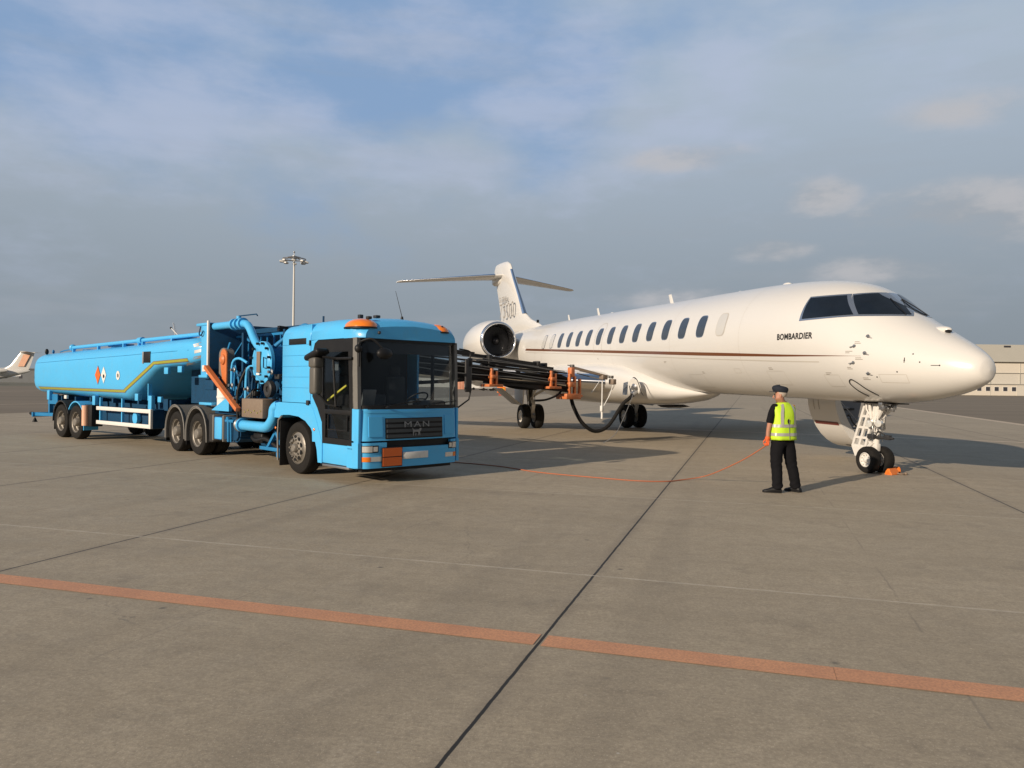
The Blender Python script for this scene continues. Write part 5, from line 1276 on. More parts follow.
# underframe
bm = BM()
for s in (-1,1): box(bm, -3.3,4.6,s*.42,s*.52,.92,1.22)
for x in (-3.1,-1.8,-.6,.6,2.2,3.9): box(bm, x-.05,x+.05,-1.0,1.0,1.08,1.2)
for x in (-1.21,0): cyl(bm, (x,-1.0,.487), (x,1.0,.487), .08)
box(bm, 5.8,7.3,-.45,.45,1.15,2.1)
obj('underframe', bm, 'blue_dark', trailer)
for side in (-1,1):
    for x in (-1.04,.0): road_wheel(trailer, (x, side*1.18, .487), side, dual=False)
    for x, m_ in ((-1.04,'dgrey'),(0.,'blue')):
        bm = BM(); P = []; Q = []
        for k in range(11):
            a = PI*(1.02-.90*k/10) if x < -1 else PI*(.80-.80*k/10); P.append((x+.585*math.cos(a), .50+.59*math.sin(a))); Q.append((x+.555*math.cos(a), .50+.555*math.sin(a)))
        if x > -1: P.append((x+.585,.28)); Q.append((x+.555,.28))
        A = [[bm.verts.new((u,c,v)) for u, v in Z_] for Z_ in (P,Q) for c in (side*1.19,side*.80)]
        for k in range(len(P)-1):
            bm.faces.new((A[0][k],A[0][k+1],A[2][k+1],A[2][k])); bm.faces.new((A[1][k],A[1][k+1],A[3][k+1],A[3][k])); bm.faces.new((A[0][k],A[0][k+1],A[1][k+1],A[1][k])); bm.faces.new((A[2][k],A[2][k+1],A[3][k+1],A[3][k]))
        obj('trailer_fender', bm, m_, trailer, ang=40)
    bm = BM(); box(bm, -1.86,-1.83,side*1.18,side*.82,.22,.85); box(bm, .62,1.15,side*1.16,side*.85,.40,1.0,.02); obj('mudflap', bm, 'black', trailer)
    bm = BM(); cyl(bm, (.78,side*1.18,.42), (.78,side*1.18,.98), .10, n=18); obj('extinguisher_case', bm, 'salmon', trailer)
    bm = BM()
    for z in (.55,.93): box(bm, 1.60,5.15,side*1.20,side*1.15,z-.05,z+.05,.008)
    box(bm, 5.05,5.16,side*1.205,side*1.14,.50,.985,.008); obj('side_guard', bm, 'offwhite', trailer)
    bm = BM()
    for x in (1.70,3.2): box(bm, x-.03,x+.03,side*1.14,side*1.08,.50,1.22)
    box(bm, 4.80,5.0,side*1.12,side*1.02,.95,1.32,.01); box(bm, 4.78,4.82,side*1.12,side*1.02,1.2,1.62); box(bm, 5.2,5.4,side*1.05,side*.98,1.16,1.3,.01); box(bm, 4.05,4.25,side*1.15,side*1.05,1.18,1.36,.01)
    box(bm, 5.9,6.12,side*1.20,side*1.13,1.86,2.02,.01); box(bm, 6.65,6.87,side*1.20,side*1.13,1.90,2.05,.01); box(bm, -2.72,-2.5,side*1.13,side*1.02,1.08,1.36,.01); box(bm, 1.1,1.3,side*1.13,side*1.02,1.0,1.26,.01); obj('bracket', bm, 'blue', trailer)
bm = BM(); box(bm, -.9,-.7,-1.21,-1.15,1.14,1.24,.005); obj('marker_lamp', bm, 'offwhite', trailer)
bm = BM(); box(bm, 1.3,4.4,-.95,-.5,.45,.95,.03); box(bm, 1.3,4.4,.5,.95,.45,.95,.03); box(bm,-3.0,-2.0,-.9,.9,.75,1.1,.03); obj('equipment_locker', bm, 'blue_dark', trailer)
bm = BM()
for s in (-1,1): box(bm, 4.74,4.88,s*.40,s*.54,.35,1.2,.01); box(bm, 4.66,4.96,s*.36,s*.58,.33,.36)
obj('landing_leg', bm, 'blue_dark', trailer)
bm = BM(); cyl(bm, (3.9,-1.0,.72), (3.9,-.4,.72), .11); cyl(bm, (3.9,-1.08,.72), (3.9,-1.0,.72), .15); obj('drain_valve', bm, 'blue', trailer, ang=40)
bm = BM(); beam(bm, (-4.15,-1.05,.60), (-2.0,-1.05,.64), .08,.10); box(bm, -4.12,-4.0,-1.15,1.15,.52,.66,.01); box(bm, -3.0,-2.9,-1.0,1.0,.6,1.1); prism(bm, [(-2.9,.95),(-2.0,.95),(-2.0,1.25),(-2.8,1.25)], 'y', -1.05,-1.0); obj('rear_bumper', bm, 'blue_old_shaded', trailer)
bm = BM(); cyl(bm, (-4.35,-1.1,.62), (-4.1,-1.1,.62), .05); lathe(bm, [(.0,0),(.02,0),(.08,-.14),(.0,-.14)], (-3.95,-1.1,.50), (0,0,1), 12); cyl(bm, (-4.35,.9,.62), (-4.1,.9,.62), .05); obj('buffer', bm, 'black', trailer)

# the trailer was measured on a side plane; bring its lengths to the coupled pose
for o in list(trailer.children):
    nm = o.name.split('.')[0]
    if nm in ('wheel','trailer_fender'): continue
    for q in [o]+list(o.children):
        for v in q.data.vertices: v.co.x *= (.82 if v.co.x < 0 else .872)

for root in (truck, trailer, jet):
    for o in list(root.children_recursive):
        if o.type == 'MESH' and o.name.split('.')[0] in ('bracket','static_port','mudflap','roof_light','landing_leg','top_hatch','gear_bay_fitting','wiper','equipment_locker','side_marker','box_screw','cover_bolt','door_cable','tank_strap','marker_tip','buffer','side_latch','seat_','air_hose','flap_fairing','access_panel','door_panel_line','skin_joint','mirror_arm','recess'): split_loose(o)
# ------------------------------------------------------------------ ground crew
person = thing('person', 'crew man seen from behind in hi-vis vest and dark cap, holding the orange cable', 'person',
               (4.43,12.50,0), math.atan2(.94,-.35))
bv = [(0,0,.93),(0,0,1.06),(.0,0,1.22),(.0,0,1.37),(.0,0,1.455),(.012,.0,1.50),(.0,.005,1.585),(-.005,.005,1.64),(-.0,.005,1.685),(.055,.01,1.545),   # 0-9 spine, neck, skull, jaw
      (0,.17,1.40),(-.01,.252,1.18),(.02,.275,.98),(.02,.275,.90),(0,-.15,1.39),(.06,-.215,1.18),(.22,-.16,1.03),(.28,-.08,.99),
      (0,.095,.90),(.02,.105,.50),(-.01,.10,.10),(.06,.16,.045),(0,-.10,.90),(.0,-.18,.50),(-.0,-.265,.10),(.10,-.275,.045)]
be = [(0,1),(1,2),(2,3),(3,4),(4,5),(5,6),(6,7),(7,8),(5,9),(3,10),(10,11),(11,12),(12,13),(3,14),(14,15),(15,16),(16,17),(0,18),(18,19),(19,20),(20,21),(0,22),(22,23),(23,24),(24,25)]
br = [(.14,.10),(.13,.095),(.145,.10),(.13,.09),(.058,.055),(.06,.06),(.088,.076),(.098,.082),(.07,.06),(.042,.045),
      .062,.046,.034,.030,.062,.046,.034,.030,.085,.058,.04,.035,.085,.058,.04,.035]
body = skin_mesh('body', bv, be, br, 'skin', person)
bm = BM()        # nose, ears
prism(bm, [(.09,1.60),(.112,1.565),(.118,1.550),(.095,1.543),(.08,1.55)], 'y', -.008, .018, bev=.004)
for s in (-1,1): ball(bm, (-.005,.005+s*.083,1.585), .028, .6,.35,1.1, 12, 8)
obj('nose_and_ears', bm, 'skin', body, ang=80)
bm = BM()
for s in (-1,1): ball(bm, (.082,.006+s*.033,1.602), .012, .6,1,.7, 8, 6)
obj('eye', bm, 'black', body)
bm = BM(); prism(bm, [(-.005,-.02),(.004,-.024),(.006,.024),(-.003,.02)], 'z', 1.530, 1.536)
for v in bm.verts: v.co.x += .093
obj('mouth', bm, 'redor', body)
bm = BM(); ball(bm, (-.018,.005,1.625), .098, 1.02,.91,.92, 20, 12)
t = [f for f in bm.faces if f.calc_center_median().z < 1.565 or (f.calc_center_median().x > .035)]; bmesh.ops.delete(bm, geom=t, context='FACES')
obj('hair', bm, 'hair', person, ang=80)
bm = BM()        # cap
rings = []
for z, r in ((1.640,.104),(1.655,.112),(1.685,.122),(1.710,.120),(1.732,.100),(1.745,.06),(1.750,.01)):
    rings.append([Vector((-.005+r*1.06*math.cos(2*PI*k/24), .005+r*.93*math.sin(2*PI*k/24), z+.012*math.cos(2*PI*k/24))) for k in range(24)])
loft(bm, rings)
prism(bm, [(.07,-.09)]+[(.09+.075*math.cos(a), .09*math.sin(a)) for a in [-PI/2+PI*k/10 for k in range(11)]]+[(.07,.09)], 'z', 1.640, 1.650)
obj('cap', bm, 'navy', person, ang=50)
# head is turned towards its left: rotate the head pieces a little about the neck
rotn = Matrix.Rotation(R(38), 3, 'Z')
def turn(o, z0=1.47, z1=1.53):
    for v in o.data.vertices:
        if abs(v.co.y) < .13 and v.co.z > z0:
            f = min(1, (v.co.z-z0)/(z1-z0)); v.co = Matrix.Rotation(R(58)*f, 3, 'Z') @ v.co; v.co.y += .065*f
for o in list(body.children)+[body]+[c for c in person.children if c.name.split('.')[0] in ('hair','cap')]: turn(o)
shirt = skin_mesh('shirt', [(0,0,.90),(0,0,1.06),(0,0,1.22),(0,0,1.36),(.0,0,1.45),(0,.17,1.395),(-.005,.235,1.26),(-.005,.272,1.12),(0,-.15,1.385),(.03,-.20,1.24),(.07,-.21,1.13)],
          [(0,1),(1,2),(2,3),(3,4),(3,5),(5,6),(6,7),(3,8),(8,9),(9,10)], [(.175,.125),(.165,.12),(.17,.12),(.145,.10),(.072,.068),.070,.062,.062,.066,.058,.056], 'blackcloth', person)
# trousers: a loft for the hips that splits into two legs
trs = skin_mesh('trousers', [(0,0,1.0),(0,0,.90),(.0,.095,.84),(.015,.105,.66),(.018,.105,.50),(.0,.10,.30),(-.01,.10,.12),(.0,.10,.05),(0,-.10,.84),(-.01,-.14,.66),(.01,-.18,.50),(-.01,-.225,.30),(-.01,-.262,.12),(-.0,-.268,.05)],
          [(0,1),(1,2),(2,3),(3,4),(4,5),(5,6),(6,7),(1,8),(8,9),(9,10),(10,11),(11,12),(12,13)], [(.165,.12),(.175,.125),(.115,.11),.112,.098,.090,.088,.094,(.115,.11),.112,.098,.090,.088,.094], 'blackcloth', person)
for (x, y, a) in ((.01,.13,.95),(.0,-.27,.25)):
    bm = BM(); rings = []
    for dx, w, h in ((-.105,.03,.05),(-.085,.042,.085),(-.02,.048,.10),(.05,.045,.085),(.11,.050,.060),(.165,.048,.045),(.195,.03,.03)):
        rings.append([Vector((dx, w*math.cos(b), max(0.,.004+h*.5+h*.55*math.sin(b)))) for b in [2*PI*k/16 for k in range(16)]])
    loft(bm, rings); box(bm, -.10,.18,-.045,.045,0,.022,.01)
    rz = Matrix.Rotation(a, 3, 'Z')
    for v in bm.verts: v.co = rz @ v.co + Vector((x,y,0))
    obj('shoe', bm, 'black', person, ang=60)
for o_, amp in ((trs, .0045), (shirt, .004)):
    nrm = [v.normal.copy() for v in o_.data.vertices]
    for v, n_ in zip(o_.data.vertices, nrm):
        c = v.co; k_ = .35+.9*math.exp(-((c.z-.50)/.09)**2)+1.0*math.exp(-((c.z-.10)/.10)**2)+.7*math.exp(-((c.z-.82)/.06)**2)
        v.co = c + n_*amp*k_*(math.sin(c.z*62+c.y*33+c.x*18)+.6*math.sin(c.z*31-c.x*47+c.y*21))
# vest
def vring(z, w, d, cx=0., grow=0., n=40):
    out = []
    for k in range(n):
        a = 2*PI*k/n; c, s = math.cos(a), math.sin(a); e = 2/2.5
        wr = 1+.028*math.sin(a*5+z*17)+.020*math.sin(a*9-z*31)
        out.append(Vector((cx+(d+grow)*wr*math.copysign(abs(c)**e,c), (w+grow)*wr*math.copysign(abs(s)**e,s), z)))
    return out
VK = [(.865,.232,.168),(.90,.232,.165),(.98,.225,.155),(1.08,.218,.150),(1.18,.216,.150),(1.27,.212,.148),(1.34,.216,.138),(1.40,.208,.118),(1.435,.155,.098),(1.46,.10,.082),(1.475,.076,.075)]
bm = BM(); loft(bm, [vring(z,w,d) for z, w, d in VK], cap=False); bm2 = None
vest = obj('hi_vis_vest', bm, 'hivis', person, ang=80)
so = vest.modifiers.new('Thick', 'SOLIDIFY'); so.thickness = .006
def vk(z):
    for a, b in zip(VK, VK[1:]):
        if a[0] <= z <= b[0]:
            t = (z-a[0])/(b[0]-a[0]); return a[1]+(b[1]-a[1])*t, a[2]+(b[2]-a[2])*t
for z in (.955, 1.095):
    bm = BM(); loft(bm, [vring(zz,*vk(zz),grow=.006) for zz in (z-.024,z,z+.024)], cap=False); obj('reflective_band', bm, 'reflect', vest, ang=80)
for s in (-1,1):
    bm = BM()
    for fb in (-1,1):
        L_ = []
        for k in range(12):
            z = 1.115+(1.452-1.115)*k/11; w, d = vk(z); y = s*(.125-.035*max(0,(z-1.3)/.15)); e = 2/2.5
            rr = []
            for yy in (y-.024, y+.024):
                t = min(.999, abs(yy)/w)**(1/e); c = math.sqrt(1-t*t)**e; rr.append(bm.verts.new((fb*((d)*c+.012), yy, z)))
            L_.append(rr)
        for a, b in zip(L_, L_[1:]): bm.faces.new((a[0],a[1],b[1],b[0]))
    obj('shoulder_band', bm, 'reflect', vest, ang=80)
bm = BM(); tube(bm, [(-vk(z)[1]-.008, 0, z) for z in (.88,.95,1.0,1.1,1.2)], .004, 6); obj('back_seam', bm, 'grey', vest)
# gloves with five fingers each, left one closed round the cable
def glove(c, d, s):
    c = Vector(c); d = Vector(d).normalized(); f = Vector((1,0,0)); f = (f-d*f.dot(d)).normalized(); l = d.cross(f)*s
    V = [c-d*.07, c, c+d*.05]; E = [(0,1),(1,2)]; r_ = [.038,(.040,.026),(.040,.022)]
    for i, (o_, ln) in enumerate(((-.032,.062),(-.011,.070),(.011,.066),(.032,.052))):
        n = len(V); V += [c+d*.055+f*o_, c+d*(.055+ln*.45)+f*o_+l*-.012, c+d*(.055+ln*.55)+f*o_-l*.04, c+d*(.05+ln*.15)+f*o_-l*.052]; E += [(2,n),(n,n+1),(n+1,n+2),(n+2,n+3)]; r_ += [.012,.0115,.011,.010]
    n = len(V); V += [c+d*.0+f*.045-l*.008, c+d*.03+f*.062-l*.025, c+d*.055+f*.050-l*.045]; E += [(1,n),(n,n+1),(n+1,n+2)]; r_ += [.014,.012,.011]
    return skin_mesh('glove', V, E, r_, 'glove', person)
glove((.02,.275,.865), (.1,.0,-1), 1)
glove((.32,-.03,.965), (.7,.55,-.35), -1)
bm = BM(); 
tube(bm, [(4.17,12.43,.86),(4.16,12.43,.79),(3.93,12.9,.50),(3.66,13.6,.20),(3.48,14.0,.06),(3.10,13.9,.015),(2.78,13.68,.013),(2.29,13.70,.013),(1.64,14.07,.013),(.56,14.84,.013),(-.23,15.83,.013),(-1.21,16.51,.013),(-2.2,16.3,.05),(-2.9,16.2,.45)], .010, 8, smooth=8)
tag(obj('control_cable', bm, 'cable', None, ang=80), 'thin orange control cable running from the crew man over the concrete to the truck', 'cable')

# wheel chocks
def chock(loc, rz, label):
    t = thing('wheel_chock', label, 'chock', loc, rz, 'orange wheel chocks at the jet nose wheel')
    bm = BM(); prism(bm, [(-.085,0),(.085,0),(.05,.07),(.02,.125),(-.02,.125),(-.05,.07)], 'y', -.13, .13, bev=.01); body_ = obj('block', bm, 'chock', t, ang=30)
    bm = BM()
    for y in (-.085,0,.085):
        for x in (-.045,.02): box(bm, x,x+.025,y-.02,y+.02,.035,.075,.004)
    for y in (-.132,.130): prism(bm, [(-.04,.02),(.04,.02),(0,.085)], 'y', y, y+.003)
    split_loose(obj('recess', bm, 'redor', body_))
    return t
chock((7.62,15.30,0), R(-60), 'orange plastic chock lying in front of the nose wheels, nearest the camera')
chock((7.80,15.62,0), R(-95), 'orange plastic chock tucked behind the other one beside the nose wheel')
bm = BM(); tube(bm, [(7.70,15.25,.03),(7.78,15.2,.018),(7.86,15.28,.018),(7.84,15.5,.02),(7.80,15.56,.05)], .014, 6, smooth=5); ball(bm, (7.86,15.22,.03), .03); tag(obj('chock_rope', bm, 'brownbox', None), 'short dirty rope joining the two orange chocks', 'rope')

# ------------------------------------------------------------------ light mast
mast = thing('light_mast', 'tall pale floodlight mast with a ring of lamps standing beyond the truck', 'light mast', (-34.4,120,0))
bm = BM(); tube(bm, [(0,0,0),(0,0,21.2)], [.24,.13], 16); obj('mast_pole', bm, 'conc_post', mast)
bm = BM(); c = Vector((0,0,20.9))
tube(bm, [c+Vector((1.75*math.cos(2*PI*k/24),1.75*math.sin(2*PI*k/24),0)) for k in range(25)], .09, 6)
tube(bm, [c+Vector((1.0*math.cos(2*PI*k/24),1.0*math.sin(2*PI*k/24),.25)) for k in range(25)], .07, 6)
for k in range(6): a = 2*PI*k/6; tube(bm, [c+Vector((0,0,.3)), c+Vector((1.75*math.cos(a),1.75*math.sin(a),0))], .06, 6)
cyl(bm, (0,0,20.7), (0,0,21.4), .35); cyl(bm, (0,0,21.3), (0,0,22.0), .06); ball(bm, (0,0,22.0), .16)
obj('lamp_ring', bm, 'steel', mast)
for k in range(8):
    a = 2*PI*(k+.3)/8; x, y = 1.85*math.cos(a), 1.85*math.sin(a)
    bm = BM(); box(bm, x-.34,x+.34,y-.28,y+.28,20.35,20.62,.06, rot=Matrix.Rotation(.25,3,'Y') @ Matrix.Rotation(a,3,'Z')); l_ = obj('floodlight', bm, 'conc_post', mast)
    bm = BM(); box(bm, x-.26,x+.26,y-.22,y+.22,20.30,20.36,.01); obj('lamp_glass', bm, 'hdark', l_)

# ------------------------------------------------------------------ hangar
hg = thing('hangar', 'long low cream hangar with a grey fascia and a row of small square dark windows', 'hangar', (112,232,0))
def slab(name, m_, z0, z1, y0=0., x0=-52, x1=130): bm = BM(); box(bm, x0,x1,y0,y0+60,z0,z1); return obj(name, bm, m_, hg, smooth=False)
slab('roof_fascia', 'hroof', 10.4, 15.4, -.8, -52.5, 130.5); slab('upper_wall', 'hwall', 6.9, 10.25, 0); slab('mid_wall', 'hpale', 3.5, 6.82, .15); slab('lower_wall', 'hwall', 0, 3.42, -.1)
bm = BM()
for x in range(-48,130,9): box(bm, x-.05,x+.05,-.16,0,0,10.2)
box(bm, -52,130,-.2,0,6.8,6.92); box(bm, -52,130,-.5,-.1,3.38,3.56); box(bm,-52.5,130.5,-.9,0,10.2,10.42); obj('wall_seam', bm, 'hroof', hg, smooth=False)
for k in range(34):
    x = 27.0+2.63*k; bm = BM(); box(bm, x-.75,x+.75,-.14,-.09,1.25,2.68); f = obj('window_frame', bm, 'offwhite', hg, smooth=False)
    bm = BM(); box(bm, x-.63,x+.63,-.17,-.13,1.35,2.58); obj('pane', bm, 'hdark', f, smooth=False)
for x in (24.4,): 
    bm = BM(); box(bm, x-.8,x+.8,-.16,-.1,0,2.9); obj('door', bm, 'hpale', hg, smooth=False)
for x in (-40,-20,0,45,72): 
    bm = BM(); box(bm, x-4,x+4,-.18,-.1,0,3.3); obj('roller_door', bm, 'hpale', hg, smooth=False)
bm = BM(); box(bm, 36.5,38.5,-.95,-.8,14.6,15.1); obj('roof_lamp', bm, 'hdark', hg)
# low terminal buildings far off
def shed(label, loc, sx, sy, h, m_, m2, nwin, wz=1.6, ww=1.2, wh=1.2):
    t = thing('terminal_building', label, 'building', loc); bm = BM(); box(bm, -sx/2,sx/2,0,sy,0,h); obj('wall', bm, m_, t, smooth=False)
    bm = BM(); box(bm, -sx/2-.4,sx/2+.4,-.5,sy,h,h+.5); obj('roof', bm, m2, t, smooth=False)
    for k in range(nwin):
        x = -sx/2+sx*(k+.5)/nwin; bm = BM(); box(bm, x-ww/2,x+ww/2,-.06,0,wz,wz+wh); obj('window', bm, 'hdark', t, smooth=False)
shed('long pale low building seen under the boom and through the truck windscreen', (-18,330,0), 76, 30, 5.2, 'bldg_pale', 'bldg', 16)
shed('dark grey flat building between the parked jet tail and the tank trailer', (-172,290,0), 80, 30, 5.0, 'bldg', 'bldg', 14)
shed('low grey shed far beyond the fuelling boom', (34,360,0), 40, 20, 4.0, 'bldg', 'bldg_pale', 8)
# service vehicles under the boom
def van(label, loc, rz, col, l=5.2, h=2.3, name='service_vehicle', cat='vehicle', group=None):
    t = thing(name, label, cat, loc, rz, group); bm = BM()
    prism(bm, [(-l/2,.45),(l/2,.45),(l/2,1.1),(l/2-.6,1.25),(l/2-1.3,h),(-l/2,h)], 'y', -1, 1, bev=.08); obj('body', bm, col, t, ang=30)
    bm = BM(); prism(bm, [(l/2-.72,1.3),(l/2-1.28,h-.12),(l/2-2.3,h-.12),(l/2-2.3,1.3)], 'y', -1.02, 1.02); obj('window', bm, 'hdark', t, ang=30)
    for x in (-l/2+.9, l/2-.9):
        for s in (-1,1): bm = BM(); lathe(bm, [(.0,-.12),(.36,-.12),(.38,0),(.36,.12),(0,.12)], (x,s*.88,.38), (0,1,0), 14); obj('wheel', bm, 'rubber', t)
van('white and blue service van far under the boom', (-8.6,205,0), .1, 'offwhite')
van('grey flat-nosed truck left of the orange sign in the distance', (-5.9,188,0), .2, 'bldg_pale', 4.2, 2.0)
van('grey baggage tug right behind the grey truck in the distance', (-4.6,190,0), 3.2, 'hpale', 3.2, 1.7)
van('dark blue van standing in the distance beside the white one', (-10.2,215,0), .0, 'bldg', 4.4, 2.0)
t = thing('shipping_container', 'pale red container standing in the distance behind the truck mirror', 'container', (-14.6,210,0), .15)
bm = BM(); box(bm, -1.4,1.4,-1.2,1.2,.1,2.6,.03); obj('container_shell', bm, 'salmon', t)
bm = BM()
for k in range(7): box(bm, -1.35+.42*k,-1.25+.42*k,-1.24,-1.2,.2,2.5)
obj('container_rib', bm, 'red', t)
sg = thing('taxiway_sign', 'small orange taxiway sign with yellow characters on the far grass edge', 'sign', (-1.55,112,0), .05)
bm = BM(); box(bm, -.62,.62,-.08,.08,.42,1.30,.02); obj('sign_panel', bm, 'sign', sg)
bm = BM()
for x, w in ((-.22,.12),(-.02,.10),(.24,.12),(.38,.07)): box(bm, x-w/2,x+w/2,-.10,-.08,.62,1.05); 
box(bm, -.30,.0,-.10,-.08,.60,.70); obj('sign_characters', bm, 'signy', sg)
bm = BM(); box(bm, -.35,-.25,-.05,.05,0,.45); box(bm, .2,.3,-.05,.05,0,.45); box(bm, -.4,-.0,-.1,.1,0,.16); obj('sign_leg', bm, 'red', sg)
for i, (x, y, l_) in enumerate(((1.0,170,'small white and red marker cone, left of the pair under the boom'),(4.4,176,'small white and red marker cone, right of the pair under the boom'))):
    t = thing('marker_cone', l_, 'cone', (x,y,0), 0, 'marker cones under the boom')
    bm = BM(); lathe(bm, [(.42,0),(.40,.25),(.10,.95),(0,.97)], (0,0,.05), (0,0,1), 14); obj('cone', bm, 'salmon', t); bm = BM(); box(bm, -.5,.5,-.5,.5,0,.06); lathe(bm, [(.34,0),(.25,.25)], (0,0,.48), (0,0,1), 14); obj('cone_band', bm, 'red', t)

# ------------------------------------------------------------------ parked jet far left
pj = thing('parked_jet', 'distant cream jet with a T-tail and orange fin pattern, cut off by the left edge', 'airplane', (-144.0,208,0), R(188))
bm = BM(); rings = []
for x, w, top, bot in ((13.,.02,2.4,2.4),(12.5,.4,2.8,1.9),(11,.95,3.6,1.4),(9,1.25,4.0,1.2),(4,1.3,4.1,1.15),(-3,1.3,4.1,1.2),(-6,1.1,4.1,1.7),(-9,.75,4.05,2.5),(-11.5,.3,3.95,3.3),(-12,.05,3.9,3.6)):
    zc = (top+bot)/2; rings.append([Vector((x, w*math.cos(2*PI*k/24), zc+(top-bot)/2*math.sin(2*PI*k/24))) for k in range(24)])
loft(bm, rings); pf = obj('fuselage', bm, 'white', pj, ang=60)
bm = BM(); loft(bm, [symfoil(-4.6,7.0,.05,4.0,8), symfoil(-6.9,5.2,.07,5.2,8), symfoil(-9.6,3.6,.09,8.9,8)]); f2 = obj('fin', bm, 'white', pj, ang=50)
bm = BM()
for s in (-1,1): prism(bm, [(-9.0,4.9),(-10.6,4.9),(-12.2,8.2),(-10.4,8.2)], 'y', s*.30, s*.34)
obj('fin_pattern', bm, 'salmon', f2)
for s in (-1,1):
    bm = BM(); loft(bm, [[Vector((x+px, s*y, 8.8+z+pz)) for px, pz in airfoil(c,.1,8)] for y, x, c, z in ((0,-9.2,3.4,0),(4.6,-11.4,1.6,.1))]); obj('tailplane', bm, 'white', f2)
    bm = BM(); lathe(bm, [(.55,0),(.75,.1),(.85,1.2),(.8,2.6),(.5,4.0),(.3,4.6)], (-2.6,s*2.0,3.7), (-1,0,0), 24, cap=True); obj('engine_nacelle', bm, 'white', pj)
    bm = BM(); loft(bm, [[Vector((x+px, s*y, z+pz)) for px, pz in airfoil(c,.11,8)] for y, x, c, z in ((1.0,3.5,5.5,1.6),(10.5,-3.0,1.8,2.3),(10.9,-3.8,1.0,3.6))]); obj('wing', bm, 'white', pj)
    bm = BM(); lathe(bm, [(0,-.2),(.45,-.2),(.48,0),(.45,.2),(0,.2)], (-1.2,s*1.9,.48), (0,1,0), 16); cyl(bm, (-1.2,s*1.9,.5), (-1.2,s*1.9,1.8), .12); obj('main_gear', bm, 'rubber', pj)
bm = BM(); lathe(bm, [(0,-.15),(.32,-.15),(.34,0),(.32,.15),(0,.15)], (10,0,.34), (0,1,0), 16); cyl(bm, (10,0,.3), (10,0,1.6), .1); obj('nose_gear', bm, 'rubber', pj)

# ------------------------------------------------------------------ sky, sun, camera
SUN_EL, SUN_AZ = R(19.2), (-.705,-.709)      # horizontal direction towards the sun
w = bpy.data.worlds.new('World'); scene.world = w; w.use_nodes = True
nt = w.node_tree; N = nt.nodes; L = nt.links; N.clear()
out = N.new('ShaderNodeOutputWorld'); bg = N.new('ShaderNodeBackground'); L.new(bg.outputs[0], out.inputs[0])
sky = N.new('ShaderNodeTexSky'); sky.sky_type = 'NISHITA'; sky.sun_disc = False; sky.sun_elevation = SUN_EL
sky.sun_rotation = math.atan2(SUN_AZ[0], SUN_AZ[1]); sky.air_density = 1.2; sky.dust_density = 2.0; sky.ozone_density = 1.3
tc = N.new('ShaderNodeTexCoord'); sep = N.new('ShaderNodeSeparateXYZ'); L.new(tc.outputs['Generated'], sep.inputs[0])
def mth(op, a, b=None, c=None):
    n = N.new('ShaderNodeMath'); n.operation = op
    for i, v in enumerate((a,b,c)):
        if v is None: continue
        if isinstance(v,(int,float)): n.inputs[i].default_value = v
        else: L.new(v, n.inputs[i])
    return n.outputs[0]
def mr(v, a, b, c, d, smooth=True):
    n = N.new('ShaderNodeMapRange'); n.inputs[1].default_value = a; n.inputs[2].default_value = b; n.inputs[3].default_value = c; n.inputs[4].default_value = d
    if smooth: n.interpolation_type = 'SMOOTHSTEP'
    L.new(v, n.inputs[0]); return n.outputs[0]
def mixc(f, a, b):
    n = N.new('ShaderNodeMix'); n.data_type = 'RGBA'
    for k, v in (('Factor',f),('A',a),('B',b)):
        if isinstance(v,(int,float)): n.inputs[k].default_value = v
        elif isinstance(v,tuple): n.inputs[k].default_value = (*v,1)
        else: L.new(v, n.inputs[k])
    return n.outputs['Result']
def nz(sx, sy, sz, off, detail=6, rough=.55, dist=0.):
    mp = N.new('ShaderNodeMapping'); mp.inputs['Location'].default_value = off; mp.inputs['Scale'].default_value = (sx,sy,sz)
    L.new(tc.outputs['Generated'], mp.inputs[0]); n = N.new('ShaderNodeTexNoise'); n.inputs['Scale'].default_value = 1.; n.inputs['Detail'].default_value = detail
    n.inputs['Roughness'].default_value = rough; n.inputs['Distortion'].default_value = dist; L.new(mp.outputs[0], n.inputs['Vector']); return n.outputs['Fac']
STR = .10
k = 1/STR
def C_(r,g,b): return (r*k,g*k,b*k)
z = sep.outputs['Z']; x = sep.outputs['X']
hz = mr(z, 0., .42, 0, 1)
clear = mixc(.82, sky.outputs[0], C_(.232,.375,.62))
grey = mixc(hz, C_(.262,.305,.345), C_(.41,.49,.59))
def dt(v):
    n = N.new('ShaderNodeVectorMath'); n.operation = 'DOT_PRODUCT'; L.new(tc.outputs['Generated'], n.inputs[0]); n.inputs[1].default_value = v; return n.outputs['Value']
def blob(az, el, sa, se):     # soft region round a direction of the sky: azimuth and elevation in degrees
    rt = Vector((math.cos(R(az)), -math.sin(R(az)), 0))/math.sin(R(sa))
    upv = Vector((-math.sin(R(az))*math.sin(R(el)), -math.cos(R(az))*math.sin(R(el)), math.cos(R(el))))/math.sin(R(se))
    n = N.new('ShaderNodeCombineXYZ'); L.new(dt(rt), n.inputs[0]); L.new(dt(upv), n.inputs[1])
    l = N.new('ShaderNodeVectorMath'); l.operation = 'LENGTH'; L.new(n.outputs[0], l.inputs[0])
    return mr(l.outputs['Value'], 1.6, .1, 0, 1)
def region(bl):
    out = None
    for az, el, sa, se, w_ in bl:
        f = mth('MULTIPLY', blob(az,el,sa,se), w_); out = f if out is None else mth('MAXIMUM', out, f)
    return mth('MULTIPLY', out, mr(sep.outputs['Y'], .2, .4, 0, 1))
nA = nz(2.6,2.6,5.5,(3.1,.4,1.3),6,.56,.0)
nB = nz(6.5,6.5,17.,(1.7,2.2,.6),6,.58,.0)
nC = nz(4.,4.,30.,(5.2,1.9,.1),4,.6,.0)
